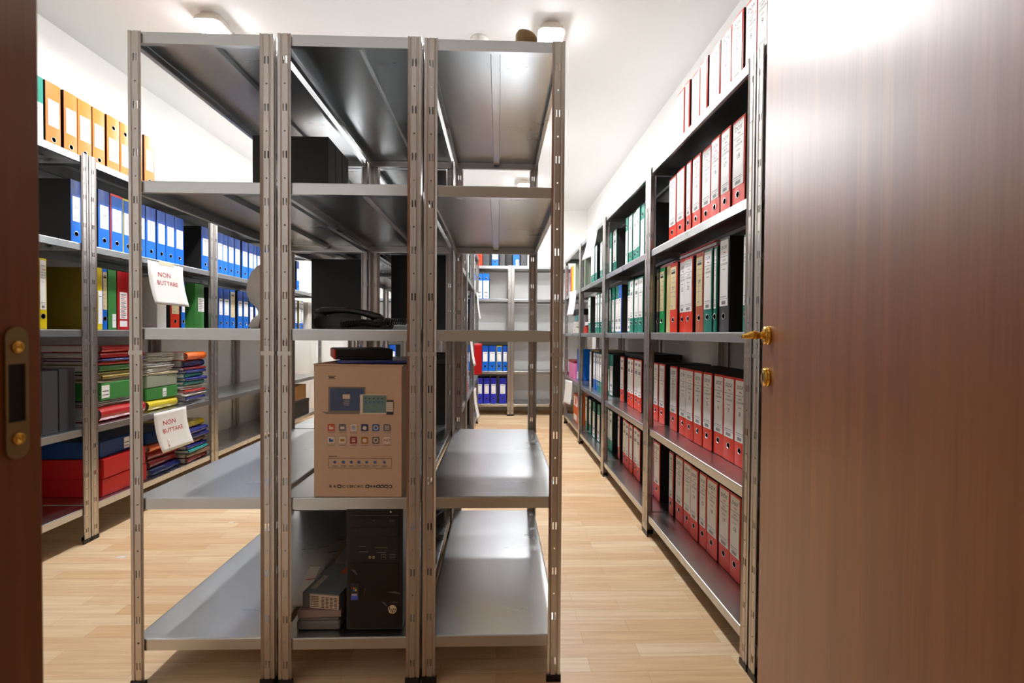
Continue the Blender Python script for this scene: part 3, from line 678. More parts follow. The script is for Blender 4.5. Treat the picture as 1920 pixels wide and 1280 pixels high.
def stack(Xf, Yc, z, items, where):
    k = 0; total = len(items)
    for it in items:
        kind, wx, t, color = it[:4]; ex = it[4] if len(it) > 4 else {}
        k += 1; pos = 'lowest' if k == 1 else ('topmost' if k == total else ORD[k] + ' up')
        loc = (Xf + ex.get('dx', random.uniform(-0.012, 0.010) if kind != 'b' else 0), Yc + ex.get('dy', 0), z + 0.0006); rz = RL + ex.get('r', random.uniform(-0.07, 0.07))
        if kind == 'f': folder('document_folder', '%s document folder lying flat, %s in %s' % (CN.get(color, color), pos, where), 'folder', loc, rz, wx, ex.get('d', 0.30), t, color, group=GA, gloss=ex.get('g', 0.25))
        elif kind == 'p': sheets('loose %s papers, %s in %s' % ('white' if color != 'c' else 'cream', pos, where), loc, rz, wx, ex.get('d', 0.28), t, GA, SHEET if color != 'c' else mat('cream_paper', (214, 200, 172), 0.75))
        elif kind == 'b':
            T = thing('box_file', '%s box file lying flat, %s in %s' % (CN.get(color, color), pos, where), 'box file', loc, rz, GA)
            mb = MB(); mb.box((-wx / 2, 0.004, 0), (wx / 2, 0.31, t), cm(color), bev=0.003); obj('case', mb.mesh('case'), T)
            mb = MB(); mb.box((-wx / 2 + 0.002, 0.0, 0.003), (wx / 2 - 0.002, 0.006, t - 0.003), cm(color), bev=0.002); obj('spine', mb.mesh('spine'), T)
            if ex.get('lab'):
                mb = MB(); a, b = ex['lab']; mb.box((a, -0.0008, t * 0.15), (b, -0.0001, t * 0.85), PAPER); mb.quad(a + 0.004, t * 0.3, b - 0.004, t * 0.34, -0.001, INK); mb.quad(a + 0.004, t * 0.5, b - 0.004, t * 0.55, -0.001, INK)
                obj('spine_label', mb.mesh('label'), T)
        z += t + 0.0012
    return z
zs2, zs1 = LS[1], LS[0]
stack(-2.02, 2.60, zs2, [('f', 0.30, 0.078, 'crimson', dict(r=0.0)), ('p', 0.26, 0.030, 'w', dict(r=0.0)), ('b', 0.30, 0.092, 'leaf', dict(r=0.03, lab=(-0.145, -0.095))), ('p', 0.30, 0.014, 'c'),
      ('f', 0.28, 0.022, 'olive'), ('f', 0.28, 0.014, 'olive'), ('f', 0.28, 0.034, 'leaf'), ('f', 0.28, 0.018, 'crimson'), ('f', 0.28, 0.013, 'navy'), ('f', 0.29, 0.030, 'crimson'), ('f', 0.29, 0.036, 'crimson')], 'nearer heap on the second shelf')
stack(-2.025, 2.905, zs2, [('f', 0.25, 0.062, 'yellow', dict(r=0.02)), ('b', 0.25, 0.072, 'leaf', dict(lab=(0.0, 0.03))), ('b', 0.25, 0.072, 'sage', dict(r=-0.02)),
      ('p', 0.25, 0.012, 'c'), ('p', 0.225, 0.030, 'w'), ('p', 0.22, 0.026, 'w'), ('p', 0.22, 0.034, 'w'), ('p', 0.22, 0.022, 'w')], 'middle heap on the second shelf')
stack(-2.00, 3.180, zs2, [('p', 0.20, 0.022, 'w'), ('f', 0.20, 0.018, 'navy'), ('p', 0.22, 0.030, 'w'), ('f', 0.21, 0.014, 'crimson'), ('p', 0.21, 0.030, 'w'), ('f', 0.20, 0.026, 'teal'), ('f', 0.20, 0.022, 'navy'), ('f', 0.20, 0.026, 'teal'), ('f', 0.20, 0.018, 'navy'),
      ('f', 0.20, 0.018, 'maroon'), ('f', 0.20, 0.045, 'navy'), ('f', 0.22, 0.052, 'orange', dict(dx=0.01))], 'farther heap on the second shelf')
stack(-2.01, 2.60, zs1, [('b', 0.30, 0.092, 'crimson'), ('b', 0.30, 0.100, 'crimson', dict(r=0.03)), ('b', 0.28, 0.085, 'deepblue', dict(lab=(0.03, 0.07), dx=-0.03))], 'nearer heap on the bottom shelf')
stack(-2.02, 2.917, zs1, [('f', 0.25, 0.040, 'navy', dict(r=0.0)), ('f', 0.24, 0.048, 'maroon', dict(r=0.04)), ('f', 0.25, 0.048, 'maroon'), ('f', 0.25, 0.042, 'orange', dict(r=0.04)), ('b', 0.24, 0.07, 'deepblue', dict(dx=-0.02))], 'middle heap on the bottom shelf')
stack(-1.99, 3.180, zs1, [('f', 0.22, 0.034, 'maroon', dict(r=0.05)), ('f', 0.22, 0.028, 'brown'), ('f', 0.21, 0.020, 'teal'), ('f', 0.21, 0.026, 'navy'), ('f', 0.21, 0.030, 'brown'), ('f', 0.21, 0.036, 'navy'), ('f', 0.21, 0.034, 'navy', dict(r=0.05)), ('f', 0.21, 0.045, 'yellow', dict(dx=-0.02))], 'farther heap on the bottom shelf')

# ------------------------------------------------------------------ hanging notices
def notice(label, P, wid, hgt, rz, curl=0.02, text=None, group=None, red=False, name='paper_notice', color=SHEET, bow=0.0, twist=0.0, cat='paper'):
    """sheet taped at its top edge; local frame faces -Y, top centre at P"""
    T = thing(name, label, cat, P, rz, group)
    def fn(x, z, y):
        v = -z / hgt; u = x / wid
        return (x + twist * v * v * hgt, y - curl * v * v - bow * math.sin(PI * (u + 0.5)) * v, z)
    mb = MB(); nx, nz = 8, 12; vs = []; fs = []
    for s in (0, 1):
        for j in range(nz + 1):
            for i in range(nx + 1): vs.append(fn(-wid / 2 + wid * i / nx, -hgt * j / nz, 0.0004 * s))
    K = (nx + 1) * (nz + 1)
    for j in range(nz):
        for i in range(nx):
            a = j * (nx + 1) + i; fs.append((a, a + 1, a + nx + 2, a + nx + 1)); a += K; fs.append((a, a + nx + 1, a + nx + 2, a + 1))
    for j in range(nz):
        for a in (j * (nx + 1), j * (nx + 1) + nx): fs.append((a, a + nx + 1, a + nx + 1 + K, a + K))
    for i in range(nx):
        for a in (i, nz * (nx + 1) + i): fs.append((a, a + 1, a + 1 + K, a + K))
    mb.add(vs, fs, color); obj('sheet', mb.mesh('sheet', True), T)
    if text:
        mb = MB()
        for s, x, z, sz in text: put_text(mb, s, x, z, sz, -0.0009, REDINK if red else INK, wide=1.15, fn=fn)
        obj('handwriting', mb.rawmesh('handwriting'), T)
    return T
PEN = [('NON', -0.02, -0.070, 0.040), ('BUTTARE', 0.0, -0.118, 0.036)]
t = notice('white sheet reading NON BUTTARE hanging under the blue binders, left racks', (-1.970, 2.86, LS[3] - 0.016), 0.295, 0.245, PI / 2, 0.022, PEN, 'handwritten keep notices', True, twist=0.12)
mb = MB(); mb.box((-0.06, -0.0012, -0.012), (0.07, -0.0004, 0.010), mat('masking_tape', (206, 196, 168), 0.6)); obj('tape_strip', mb.mesh('tape'), t)
notice('white sheet reading NON BUTTARE with an arrow, hanging between folder heaps', (-1.970, 2.895, LS[1] - 0.004), 0.28, 0.235, PI / 2, 0.03, PEN + [('|', -0.07, -0.185, 0.035), ('v', -0.07, -0.205, 0.03)], 'handwritten keep notices', True, twist=0.12)
notice('white paper hanging from the top shelf of the third right-hand rack', (0.728, 3.66, RS[4] - 0.005), 0.19, 0.25, -PI / 2 + 0.2, 0.05, None, 'notices on the right racks')
notice('narrow white paper hanging over stacked folders, farthest right-hand rack', (0.730, 4.62, RS[3] - 0.004), 0.18, 0.24, -PI / 2 + 0.2, 0.03, None, 'notices on the right racks')
t = notice('white paper marked blue hanging above the orange box, farthest right rack', (0.728, 4.83, RS[1] - 0.004), 0.19, 0.24, -PI / 2 + 0.25, 0.02, None, 'notices on the right racks')
notice('red folder hanging at the side of the far mid-room rack', (-0.205, 4.48, 0.93), 0.11, 0.30, 0.35, 0.0, None, None, name='hanging_folder', color=cm('crimson'), cat='folder')
notice('narrow white paper hanging high on the third mid-room rack', (-0.208, 3.66, CS[2] - 0.02), 0.16, 0.24, PI / 2 - 0.05, 0.03, None, 'notices on the mid-room racks')
notice('white paper hanging near the floor on the far mid-room rack', (-0.206, 4.25, CS[1] - 0.02), 0.16, 0.27, PI / 2 - 0.08, 0.04, None, 'notices on the mid-room racks')
notice('white paper hanging from the fourth shelf of the far mid-room rack', (-0.208, 4.75, CS[3] - 0.02), 0.16, 0.27, PI / 2 - 0.05, 0.03, None, 'notices on the mid-room racks')

# ------------------------------------------------------------------ carton on the middle rack
KRAFT = mat('kraft_cardboard', (204, 172, 146), rough=0.8, var=0.05, scale=50, bump=0.1); KIN = mat('kraft_edge', (150, 112, 82), rough=0.85)
T = thing('cardboard_carton', 'tan printed cardboard carton showing a laptop, tablet and phone picture', 'carton', (-0.404, FY + 0.006, CS[1]), math.radians(-1.0))
cw, ch, cd = 0.254, 0.383, 0.30
mb = MB(); mb.box((-cw / 2, 0, 0.0005), (cw / 2, cd, ch), KRAFT, bev=0.002)
obj('carton_body', mb.mesh('carton'), T)
mb = MB()
mb.box((-cw / 2 - 0.004, -0.003, ch - 0.001), (cw / 2, 0.10, ch + 0.002), KRAFT, Matrix.Rotation(math.radians(0.6), 4, 'Y')); mb.box((-cw / 2, 0.11, ch), (cw / 2, cd, ch + 0.003), KIN)
obj('flap', mb.mesh('flap'), T)
P_ = dict(lap=mat('print_laptop_grey', (126, 112, 102), 0.6), scr=mat('print_screen_blue', (62, 78, 112), 0.55, var=0.5, scale=14), cream=mat('print_cream', (216, 196, 170), 0.6), tab=mat('print_tablet_teal', (104, 130, 128), 0.55, var=0.35, scale=22),
          org=mat('print_orange', (196, 82, 44), 0.6), gry=mat('print_grey', (112, 104, 98), 0.6), nvy=mat('print_navy', (56, 56, 100), 0.6), blu=mat('print_blue', (60, 98, 150), 0.6), red=mat('print_red', (146, 44, 44), 0.6), gld=mat('print_gold', (176, 116, 40), 0.6), wht=mat('print_white', (222, 206, 190), 0.6), blk=mat('print_black', (44, 38, 36), 0.6))
y = -0.0009
def px(u, v): return (-cw / 2 + (u - 205) / 668.0 * cw, ch - (v - 135) / 1012.0 * ch)   # measured on the enlarged face
def rq(mb, u0, v0, u1, v1, m, yy=y): a = px(u0, v1); b = px(u1, v0); mb.quad(a[0], a[1], b[0], b[1], yy, m)
def rr(mb, cx, cz, s, r, m, yy):
    pts = arc(cx + s - r, cz + s - r, r, 0, PI / 2, 3) + arc(cx - s + r, cz + s - r, r, PI / 2, PI, 3) + arc(cx - s + r, cz - s + r, r, PI, 1.5 * PI, 3) + arc(cx + s - r, cz - s + r, r, 1.5 * PI, 2 * PI, 3)
    mb.add([(x, yy, z) for x, z in pts], [list(range(len(pts)))], m)
mb = MB()
rq(mb, 316, 300, 596, 495, P_['lap']); rq(mb, 330, 312, 582, 482, P_['scr'], y - 0.0003); rq(mb, 425, 358, 480, 392, P_['cream'], y - 0.0006)
mb.add([(px(265, 492)[0], y - 0.0003, px(0, 492)[1]), (px(300, 508)[0], y - 0.0003, px(0, 508)[1]), (px(560, 508)[0], y - 0.0003, px(0, 508)[1]), (px(560, 492)[0], y - 0.0003, px(0, 492)[1])], [(0, 1, 2, 3)], P_['lap'])
for k in range(5): rq(mb, 430, 402 + k * 9, 475, 404 + k * 9, P_['cream'], y - 0.0006)
rq(mb, 556, 358, 756, 508, P_['wht'], y - 0.0008); rq(mb, 578, 364, 754, 498, P_['tab'], y - 0.0011)
for k in range(5): rq(mb, 592 + k * 32, 385, 602 + k * 32, 393, P_['blk'], y - 0.0013); rq(mb, 592 + k * 32, 410, 606 + k * 32, 422, P_['blu'], y - 0.0013)
rq(mb, 752, 400, 808, 512, P_['blk'], y - 0.0006); rq(mb, 756, 414, 806, 488, P_['wht'], y - 0.0009)
for k in range(4): rq(mb, 760, 424 + k * 16, 802, 426 + k * 16, P_['gry'], y - 0.0011)
obj('device_picture', mb.rawmesh('device_picture'), T)
mb = MB()
ic = [['org', 'gry', 'wht', 'nvy', 'blu', 'gry'], ['wht', 'wht', 'red', 'gld', 'gry', 'wht']]
for r in (0, 1):
    for c in range(6):
        cx, cz = px(338 + c * 84.5, 612 if r == 0 else 708); s = 0.0105
        rr(mb, cx, cz, s + 0.0006, 0.003, P_['wht'] if ic[r][c] != 'wht' else P_['gry'], y); rr(mb, cx, cz, s, 0.003, P_[ic[r][c]], y - 0.0003)
        g = P_['wht'] if ic[r][c] != 'wht' else P_['blu']
        k = (r * 6 + c) % 6
        if k == 0: mb.quad(cx - 0.006, cz - 0.005, cx + 0.006, cz + 0.002, y - 0.0006, g); mb.quad(cx - 0.006, cz + 0.002, cx - 0.001, cz + 0.005, y - 0.0006, g)
        elif k == 1: mb.quad(cx - 0.006, cz - 0.004, cx + 0.006, cz + 0.003, y - 0.0006, g if r == 0 else P_['gld'])
        elif k == 2:
            for q in range(3): mb.quad(cx - 0.005, cz - 0.005 + q * 0.004, cx + 0.005, cz - 0.003 + q * 0.004, y - 0.0006, g)
        elif k == 3: rr(mb, cx, cz - 0.001, 0.0055, 0.0045, g, y - 0.0006)
        elif k == 4: rr(mb, cx, cz, 0.007, 0.006, g, y - 0.0006); rr(mb, cx, cz, 0.0045, 0.004, P_[ic[r][c]], y - 0.0009)
        elif r == 0:
            for q in range(9): mb.quad(cx - 0.006 + (q % 3) * 0.0045, cz - 0.006 + (q // 3) * 0.0045, cx - 0.003 + (q % 3) * 0.0045, cz - 0.003 + (q // 3) * 0.0045, y - 0.0006, g)
        else: put_text(mb, 'HD', cx, cz, 0.013, y - 0.0006, P_['red'])
        mb.quad(cx - 0.010, cz - 0.0155, cx + 0.010, cz - 0.0145, y, P_['gry'])
obj('application_icons', mb.rawmesh('icons'), T)
mb = MB()
rq(mb, 313, 218, 372, 222, P_['blk']); rq(mb, 322, 226, 362, 232, P_['blk']); rq(mb, 318, 236, 370, 243, P_['gry'])
obj('printed_caption', mb.rawmesh('caption'), T)
mb = MB()
for a in ((315, 846, 797, 849), (315, 921, 797, 924), (315, 846, 318, 924), (794, 846, 797, 924)): rq(mb, *a, P_['gry'])
rq(mb, 316, 830, 380, 836, P_['gry'])
for c, u in enumerate((365, 430, 490, 548, 607, 670, 742)):
    cx, cz = px(u, 877); rr(mb, cx, cz, 0.0042, 0.002 if c % 2 else 0.004, P_['blu'], y); mb.quad(cx - 0.009, cz - 0.0105, cx + 0.009, cz - 0.0095, y, P_['gry']); mb.quad(cx - 0.007, cz - 0.013, cx + 0.007, cz - 0.012, y, P_['gry'])
obj('feature_strip', mb.rawmesh('features'), T)
mb = MB()
for s, u in (('R', 334), ('CE', 475), ('FC', 512), ('IC', 430), ('C', 572)): put_text(mb, s, *px(u, 1065), 0.0125, y, P_['blk'])
for u in (398, 612, 694, 724, 755): cx, cz = px(u, 1063); rr(mb, cx, cz, 0.0050, 0.001, P_['blk'], y); rr(mb, cx, cz, 0.0022, 0.001, P_['wht'], y - 0.0003)
for u in (365, 545, 640, 665): cx, cz = px(u, 1063); rr(mb, cx, cz, 0.0036, 0.0030, P_['gry'], y)
cx, cz = px(787, 1063); rr(mb, cx, cz, 0.0050, 0.0045, P_['blk'], y); rr(mb, cx, cz, 0.0026, 0.0022, P_['wht'], y - 0.0003)
obj('printed_marks', mb.rawmesh('printed_marks'), T)
top = CS[1] + ch + 0.004
folder('magazine', 'blue glossy magazine lying on top of the tan carton', 'magazine', (-0.365, FY + 0.02, top), 0.12, 0.20, 0.24, 0.009, 'navy', puff=False, paper=False)
T = thing('lever_arch_binder', 'black binder with red spine lying on the tan carton', 'binder', (-0.515, FY + 0.115, top + 0.0098), math.radians(-68))
mb = MB(); mb.box((-0.13, 0.004, 0), (0.09, 0.17, 0.030), CASE, bev=0.001); obj('slipcase', mb.mesh('case'), T)
mb = MB(); mb.box((-0.129, 0, 0.001), (0.089, 0.005, 0.029), cm('red'), bev=0.001); obj('spine', mb.mesh('spine'), T)

# ------------------------------------------------------------------ telephone
T = thing('desk_telephone', 'black corded desk telephone on the middle rack above the carton', 'telephone', (-0.425, FY + 0.10, CS[2]), math.radians(-4))
mb = MB(); body = [(0.0, 0.0), (0.23, 0.0), (0.235, 0.012), (0.23, 0.024), (0.16, 0.030), (0.03, 0.040), (0.0, 0.036), (-0.018, 0.030), (-0.016, 0.012)]
mb.prism([(x - 0.13, z) for x, z in body], 0.0, 0.19, BLK); obj('telephone_base', mb.mesh('base'), T)
mb = MB()
for r in range(4):
    for c in range(3): mb.box((0.02 + c * 0.022, 0.04 + r * 0.024, 0.030), (0.036 + c * 0.022, 0.056 + r * 0.024, 0.037), mat('grey_keys', (70, 70, 72), 0.5), bev=0.001)
obj('keypad', mb.mesh('keypad'), T)
mb = MB(); path = []; rad = []
for i in range(15):
    u = i / 14; path.append((-0.150 + 0.215 * u, 0.03 + 0.0 * u, 0.050 + 0.016 * math.sin(PI * u) - 0.022 * u + 0.004)); rad.append(0.0185 - 0.006 * math.sin(PI * u) if 0.04 < u < 0.96 else 0.010)
mb.tube(path, rad, BLK, seg=12, flat=0.75)
mb.lathe([(0.012, -0.024), (0.020, -0.020), (0.021, -0.006), (0.014, 0.003)], BLK, Matrix.Translation((-0.135, 0.03, 0.050)), 16); mb.lathe([(0.012, -0.016), (0.018, -0.013), (0.018, -0.003), (0.012, 0.002)], BLK, Matrix.Translation((0.052, 0.03, 0.036)), 16)
obj('handset', mb.mesh('handset', True), T)
mb = MB(); path = []
for i in range(560):
    u = i / 559; a = u * 2 * PI * 34; cx = -0.05 + 0.20 * u; cy = -0.022 + 0.02 * math.sin(u * 7) - 0.01; cz = 0.013 + 0.012 * abs(math.sin(u * 5.2)) * (0.4 + u * 0.6)
    path.append((cx + 0.002 * math.sin(a), cy + 0.0085 * math.cos(a), cz + 0.0085 * math.sin(a)))
mb.tube(path, 0.0020, BLK, seg=5); obj('coiled_cord', mb.mesh('cord', True), T)

# ------------------------------------------------------------------ computer tower
T = thing('computer_tower', 'black computer tower on the lowest shelf of the middle front rack', 'computer', (-0.361, FY + 0.028, CS[0]), 0)
CB = mat('tower_black', (16, 14, 14), 0.42, var=0.15); CG = mat('tower_gloss_black', (9, 8, 9), 0.12, var=0.1)
mb = MB(); mb.box((-0.082, 0.012, 0.004), (0.082, 0.40, 0.370), CB, bev=0.003); obj('case', mb.mesh('case'), T)
mb = MB(); mb.box((-0.083, 0.0, 0.006), (0.083, 0.014, 0.372), CB, bev=0.004); mb.box((-0.072, -0.002, 0.012), (0.072, 0.001, 0.205), CG, bev=0.001)
mb.box((-0.073, -0.003, 0.212), (0.072, 0.0, 0.3445), CB, bev=0.001); mb.box((-0.070, -0.0035, 0.347), (0.072, -0.0005, 0.349), mat('tower_trim', (96, 84, 70), 0.4)); obj('front_panel', mb.mesh('front'), T)
GM = mat('dim_print', (128, 118, 108), 0.5)
mb = MB(); mb.box((-0.068, -0.005, 0.315), (0.068, -0.003, 0.340), CB, bev=0.0008); mb.box((-0.068, -0.005, 0.286), (0.068, -0.003, 0.312), CB, bev=0.0008); put_text(mb, 'DVD', 0.052, 0.333, 0.007, -0.0054, GM); put_text(mb, 'LS', 0.0, 0.334, 0.006, -0.0054, GM); obj('disc_drive', mb.mesh('drive'), T)
for (a, b, z) in ((-0.045, -0.025, 0.256), (-0.045, -0.018, 0.240), (0.002, 0.038, 0.252), (0.008, 0.034, 0.238)):
    mb = MB(); mb.box((a, -0.0042, z), (b, -0.0030, z + 0.0013), GM); obj('card_slot', mb.mesh('slot'), T)
for x in (-0.013, -0.002):
    mb = MB(); mb.lathe([(0.0042, 0), (0.004, 0.0015), (0.0022, 0.0015), (0.0018, 0.0004), (0, 0.0004)], mat('jack_brass', (156, 128, 92), 0.4), Matrix.Rotation(PI / 2, 4, 'X'), 14); obj('audio_jack', mb.mesh('jack', True), T, (x, -0.003, 0.2245))
for i, x in enumerate((0.020, 0.046)):
    for z in (0.2185, 0.2275):
        mb = MB(); mb.box((x, -0.0038, z), (x + 0.014, -0.003, z + 0.0055), GM); mb.box((x + 0.001, -0.0042, z + 0.001), (x + 0.013, -0.0036, z + 0.0045), HOLE); obj('usb_port', mb.mesh('usb'), T)
mb = MB(); mb.lathe([(0.004, 0), (0.0035, 0.0015), (0, 0.002)], RING, Matrix.Rotation(PI / 2, 4, 'X'), 14); obj('power_button', mb.mesh('power', True), T, (0.048, -0.001, 0.358))
mb = MB(); mb.lathe([(0.0128, 0), (0.0126, 0.0010), (0, 0.0012)], mat('logo_cream', (226, 208, 176), 0.4), Matrix.Rotation(PI / 2, 4, 'X'), 28); put_text(mb, 'hp', 0, -0.0002, 0.0235, -0.0016, HOLE, slant=0.28); obj('logo_badge', mb.rawmesh('logo'), T, (0.053, -0.002, 0.068))
mb = MB(); mb.box((-0.070, -0.0028, 0.096), (-0.046, -0.002, 0.146), mat('sticker_dark', (40, 40, 52), 0.3)); mb.quad(-0.068, 0.098, -0.048, 0.110, -0.0030, mat('sticker_blue', (70, 90, 200), 0.3)); mb.quad(-0.066, 0.110, -0.050, 0.116, -0.0030, mat('sticker_pale', (180, 170, 200), 0.3))
for q, (a, b, c) in enumerate(((-0.062, 0.130, 'red'), (-0.056, 0.130, 'leaf'), (-0.062, 0.124, 'blue'), (-0.056, 0.124, 'yellow'))): mb.quad(a, b, a + 0.005, b + 0.005, -0.0030, cm(c))
obj('sticker', mb.mesh('sticker'), T)
mb = MB()
for k, (x0, z0, x1, z1, wdt) in enumerate(((-0.070, 0.190, -0.052, 0.170, 0.004), (-0.034, 0.10, -0.028, 0.13, 0.003), (0.038, 0.12, 0.074, 0.112, 0.004), (0.02, 0.092, 0.034, 0.078, 0.003), (0.04, 0.088, 0.072, 0.088, 0.002))):
    mb.add([(x0, -0.0024, z0), (x1, -0.0024, z1), (x1 + wdt, -0.0024, z1 + wdt), ((x0 + x1) / 2 + wdt, -0.0024, (z0 + z1) / 2 + wdt * 1.8)], [(0, 1, 2, 3)], mat('scuff_film', (74, 68, 62), 0.3))
obj('protective_film', mb.rawmesh('film'), T)

# ------------------------------------------------------------------ boxes beside the tower
PB = mat('grey_blue_card', (104, 112, 116), 0.45, var=0.12, scale=18); 
T = thing('plastic_tray', 'grey plastic unit lying flat under the boxes beside the tower', 'plastic case', (-0.525, FY + 0.035, CS[0]), 0)
mb = MB(); mb.box((-0.068, 0, 0.002), (0.060, 0.28, 0.030), mat('grey_plastic', (112, 108, 106), 0.5), bev=0.006); mb.box((-0.064, 0.004, 0.030), (0.056, 0.27, 0.036), mat('grey_plastic', (112, 108, 106), 0.5), bev=0.002); obj('body', mb.mesh('tray'), T)
T = thing('flat_box', 'flat pinkish box under the barcoded software box', 'box', (-0.525, FY + 0.04, CS[0] + 0.0367), math.radians(2))
mb = MB(); mb.box((-0.066, 0, 0), (0.062, 0.25, 0.022), mat('pinkish_card', (150, 128, 122), 0.6), bev=0.002); obj('body', mb.mesh('flat'), T)
T = thing('product_box', 'grey-blue product box with barcode label leaning beside the tower', 'box', (-0.5245, FY + 0.045, CS[0] + 0.060), math.radians(-9))
mb = MB(); mb.box((-0.058, 0, 0), (0.058, 0.18, 0.047), PB, bev=0.001); obj('body', mb.mesh('pbox'), T)
mb = MB(); mb.box((-0.034, -0.0008, 0.002), (0.057, -0.0001, 0.043), mat('beige_label', (206, 186, 164), 0.6))
for k in range(7): mb.quad(-0.031, 0.006 + k * 0.005, -0.006, 0.008 + k * 0.005, -0.0010, INK)
for k in range(4):
    for j in range(8): mb.quad(0.002 + k * 0.0135, 0.005 + j * 0.0042, 0.012 + k * 0.0135, 0.0072 + j * 0.0042, -0.0010, INK)
obj('barcode_label', mb.rawmesh('bar'), T)
mb = MB()
mb.add([(0.0, 0.12, 0.0473), (0.05, 0.12, 0.0473), (0.05, 0.16, 0.0473), (0.0, 0.16, 0.0473)], [(0, 1, 2, 3)], mat('orange_patch', (206, 82, 40), 0.5))
mb.add([(-0.045, 0.02, 0.0473), (-0.028, 0.02, 0.0473), (-0.028, 0.10, 0.0473), (-0.045, 0.10, 0.0473)], [(0, 1, 2, 3)], mat('pale_patch', (170, 160, 150), 0.5))
obj('printed_patches', mb.rawmesh('patch'), T)
T = thing('booklet', 'white booklet with red line leaning behind the barcoded box', 'booklet', (-0.570, FY + 0.06, CS[0] + 0.060), math.radians(2))
mb = MB(); M = Matrix.Rotation(math.radians(14), 4, 'X'); mb.box((-0.047, 0, 0), (-0.012, 0.16, 0.006), mat('booklet_white', (216, 210, 204), 0.5), M); obj('cover', mb.mesh('booklet'), T)
mb = MB(); mb.add([(-0.04, 0.10, 0.0063), (-0.014, 0.105, 0.0063), (-0.014, 0.109, 0.0063), (-0.04, 0.104, 0.0063)], [(0, 1, 2, 3)], REDINK, M); obj('red_line', mb.rawmesh('line'), T)

# ------------------------------------------------------------------ small things
# wrapped white bag standing on the left front rack
FILM = mat('white_plastic_bag', (196, 190, 184), rough=0.42, var=0.10, scale=24, bump=0.8)
T = thing('plastic_bag', 'crumpled white plastic bag standing on the left front rack', 'plastic bag', (-0.760, FY + 0.22, CS[2]), 0.0)
prof = [(0.0, 0.0), (0.055, 0.0), (0.062, 0.012), (0.045, 0.04), (0.026, 0.062), (0.034, 0.085), (0.056, 0.11), (0.066, 0.15), (0.064, 0.19), (0.052, 0.225), (0.034, 0.25), (0.016, 0.262), (0.0, 0.262)]
mb = MB(); mb.lathe(prof, FILM, Matrix.Diagonal((1, 1, 0.82, 1)), seg=40)
for i, v in enumerate(mb.v):
    x, y_, z = v; a = math.atan2(y_, x); k = 1 + 0.07 * math.sin(5 * a + z * 40) + 0.05 * math.sin(11 * a - z * 90) + random.uniform(-0.03, 0.03); mb.v[i] = (x * k, y_ * k * 0.8, z)
obj('crumpled_film', mb.mesh('bag', True), T)
mb = MB(); mb.lathe([(0.0, 0.004), (0.035, 0.004), (0.030, 0.035), (0.0, 0.042)], mat('dark_violet_plastic', (52, 40, 66), 0.4), Matrix.Translation((0.026, -0.042, 0)), seg=20); obj('dark_contents', mb.mesh('dark', True), T)
# tan rounded item on the right front rack top
T = thing('tape_roll', 'tan brown rounded roll lying on top of the right front rack', 'tape roll', (0.078, FY + 0.040, RH), 0.0)
mb = MB(); mb.lathe([(0.014, 0.002), (0.026, 0.0), (0.033, 0.010), (0.032, 0.030), (0.026, 0.040), (0.014, 0.041), (0.014, 0.002)], mat('tan_roll', (150, 124, 84), 0.55, var=0.12), seg=32, ex=1.0, ey=0.8)
mb.v = [(x, y_, z * (1 - 6.0 * x)) for x, y_, z in mb.v]; obj('roll', mb.mesh('roll', True), T)
# ceiling detector
T = thing('smoke_detector', 'small white round detector on the ceiling', 'smoke detector', (-0.115, 2.66, H), 0)
mb = MB(); mb.lathe([(0.0, -0.030), (0.022, -0.030), (0.034, -0.024), (0.046, -0.010), (0.050, 0.0)], mat('detector_white', (226, 222, 216), 0.4), seg=32); obj('housing', mb.mesh('detector', True), T)
mb = MB(); mb.lathe([(0.012, -0.034), (0.016, -0.030)], GREYINK, seg=16); obj('sensor', mb.mesh('sensor'), T)
# red folder with clear sleeve laid over the middle shelf binders, right rack
T = thing('plastic_folder', 'red and clear plastic folder lying across binders of the nearest right rack', 'folder', (0.812, 1.90, RS[2] + BH + 0.001), -PI / 2 )
mb = MB(); mb.box((-0.20, 0.0, 0.0), (0.17, 0.24, 0.005), cm('crimson'), bev=0.0015); obj('back_cover', mb.mesh('rf'), T)
mb = MB(); mb.box((-0.19, -0.004, 0.0055), (0.165, 0.235, 0.020), mat('clear_sleeve_grey', (176, 166, 168), 0.2), bev=0.004); obj('clear_sleeve', mb.mesh('sl'), T)
mb = MB(); mb.box((-0.18, -0.006, 0.0205), (0.16, 0.225, 0.0245), cm('crimson'), bev=0.0015); obj('front_cover', mb.mesh('rf2'), T)
T = thing('plastic_folder', 'pale pink plastic folder lying over binders beside the second right upright', 'folder', (0.815, 2.26, RS[2] + BH + 0.001), -PI / 2)
mb = MB(); mb.box((-0.10, 0.0, 0.0), (0.075, 0.22, 0.014), mat('pink_sleeve', (206, 130, 146), 0.3), bev=0.004); obj('sleeve', mb.mesh('pk'), T)
mb = MB(); mb.box((-0.09, 0.01, 0.0145), (0.07, 0.21, 0.018), SHEET); obj('papers', mb.mesh('pkp'), T)
# flat folders on the second shelf binders
folder('document_folder', 'yellow-green folder lying across the blue box file, third right-hand rack', 'folder', (0.845, 4.10, RS[1] + BH + 0.001), -PI / 2, 0.40, 0.25, 0.016, 'olive', puff=False, gloss=0.4)
T = thing('flat_box', 'flat black case lying over binders, second right-hand rack', 'box', (0.90, 3.10, RS[1] + BH + 0.001), -PI / 2)
mb = MB(); mb.box((-0.22, 0, 0), (0.22, 0.24, 0.03), CASE, bev=0.004); obj('case', mb.mesh('flatblack'), T)
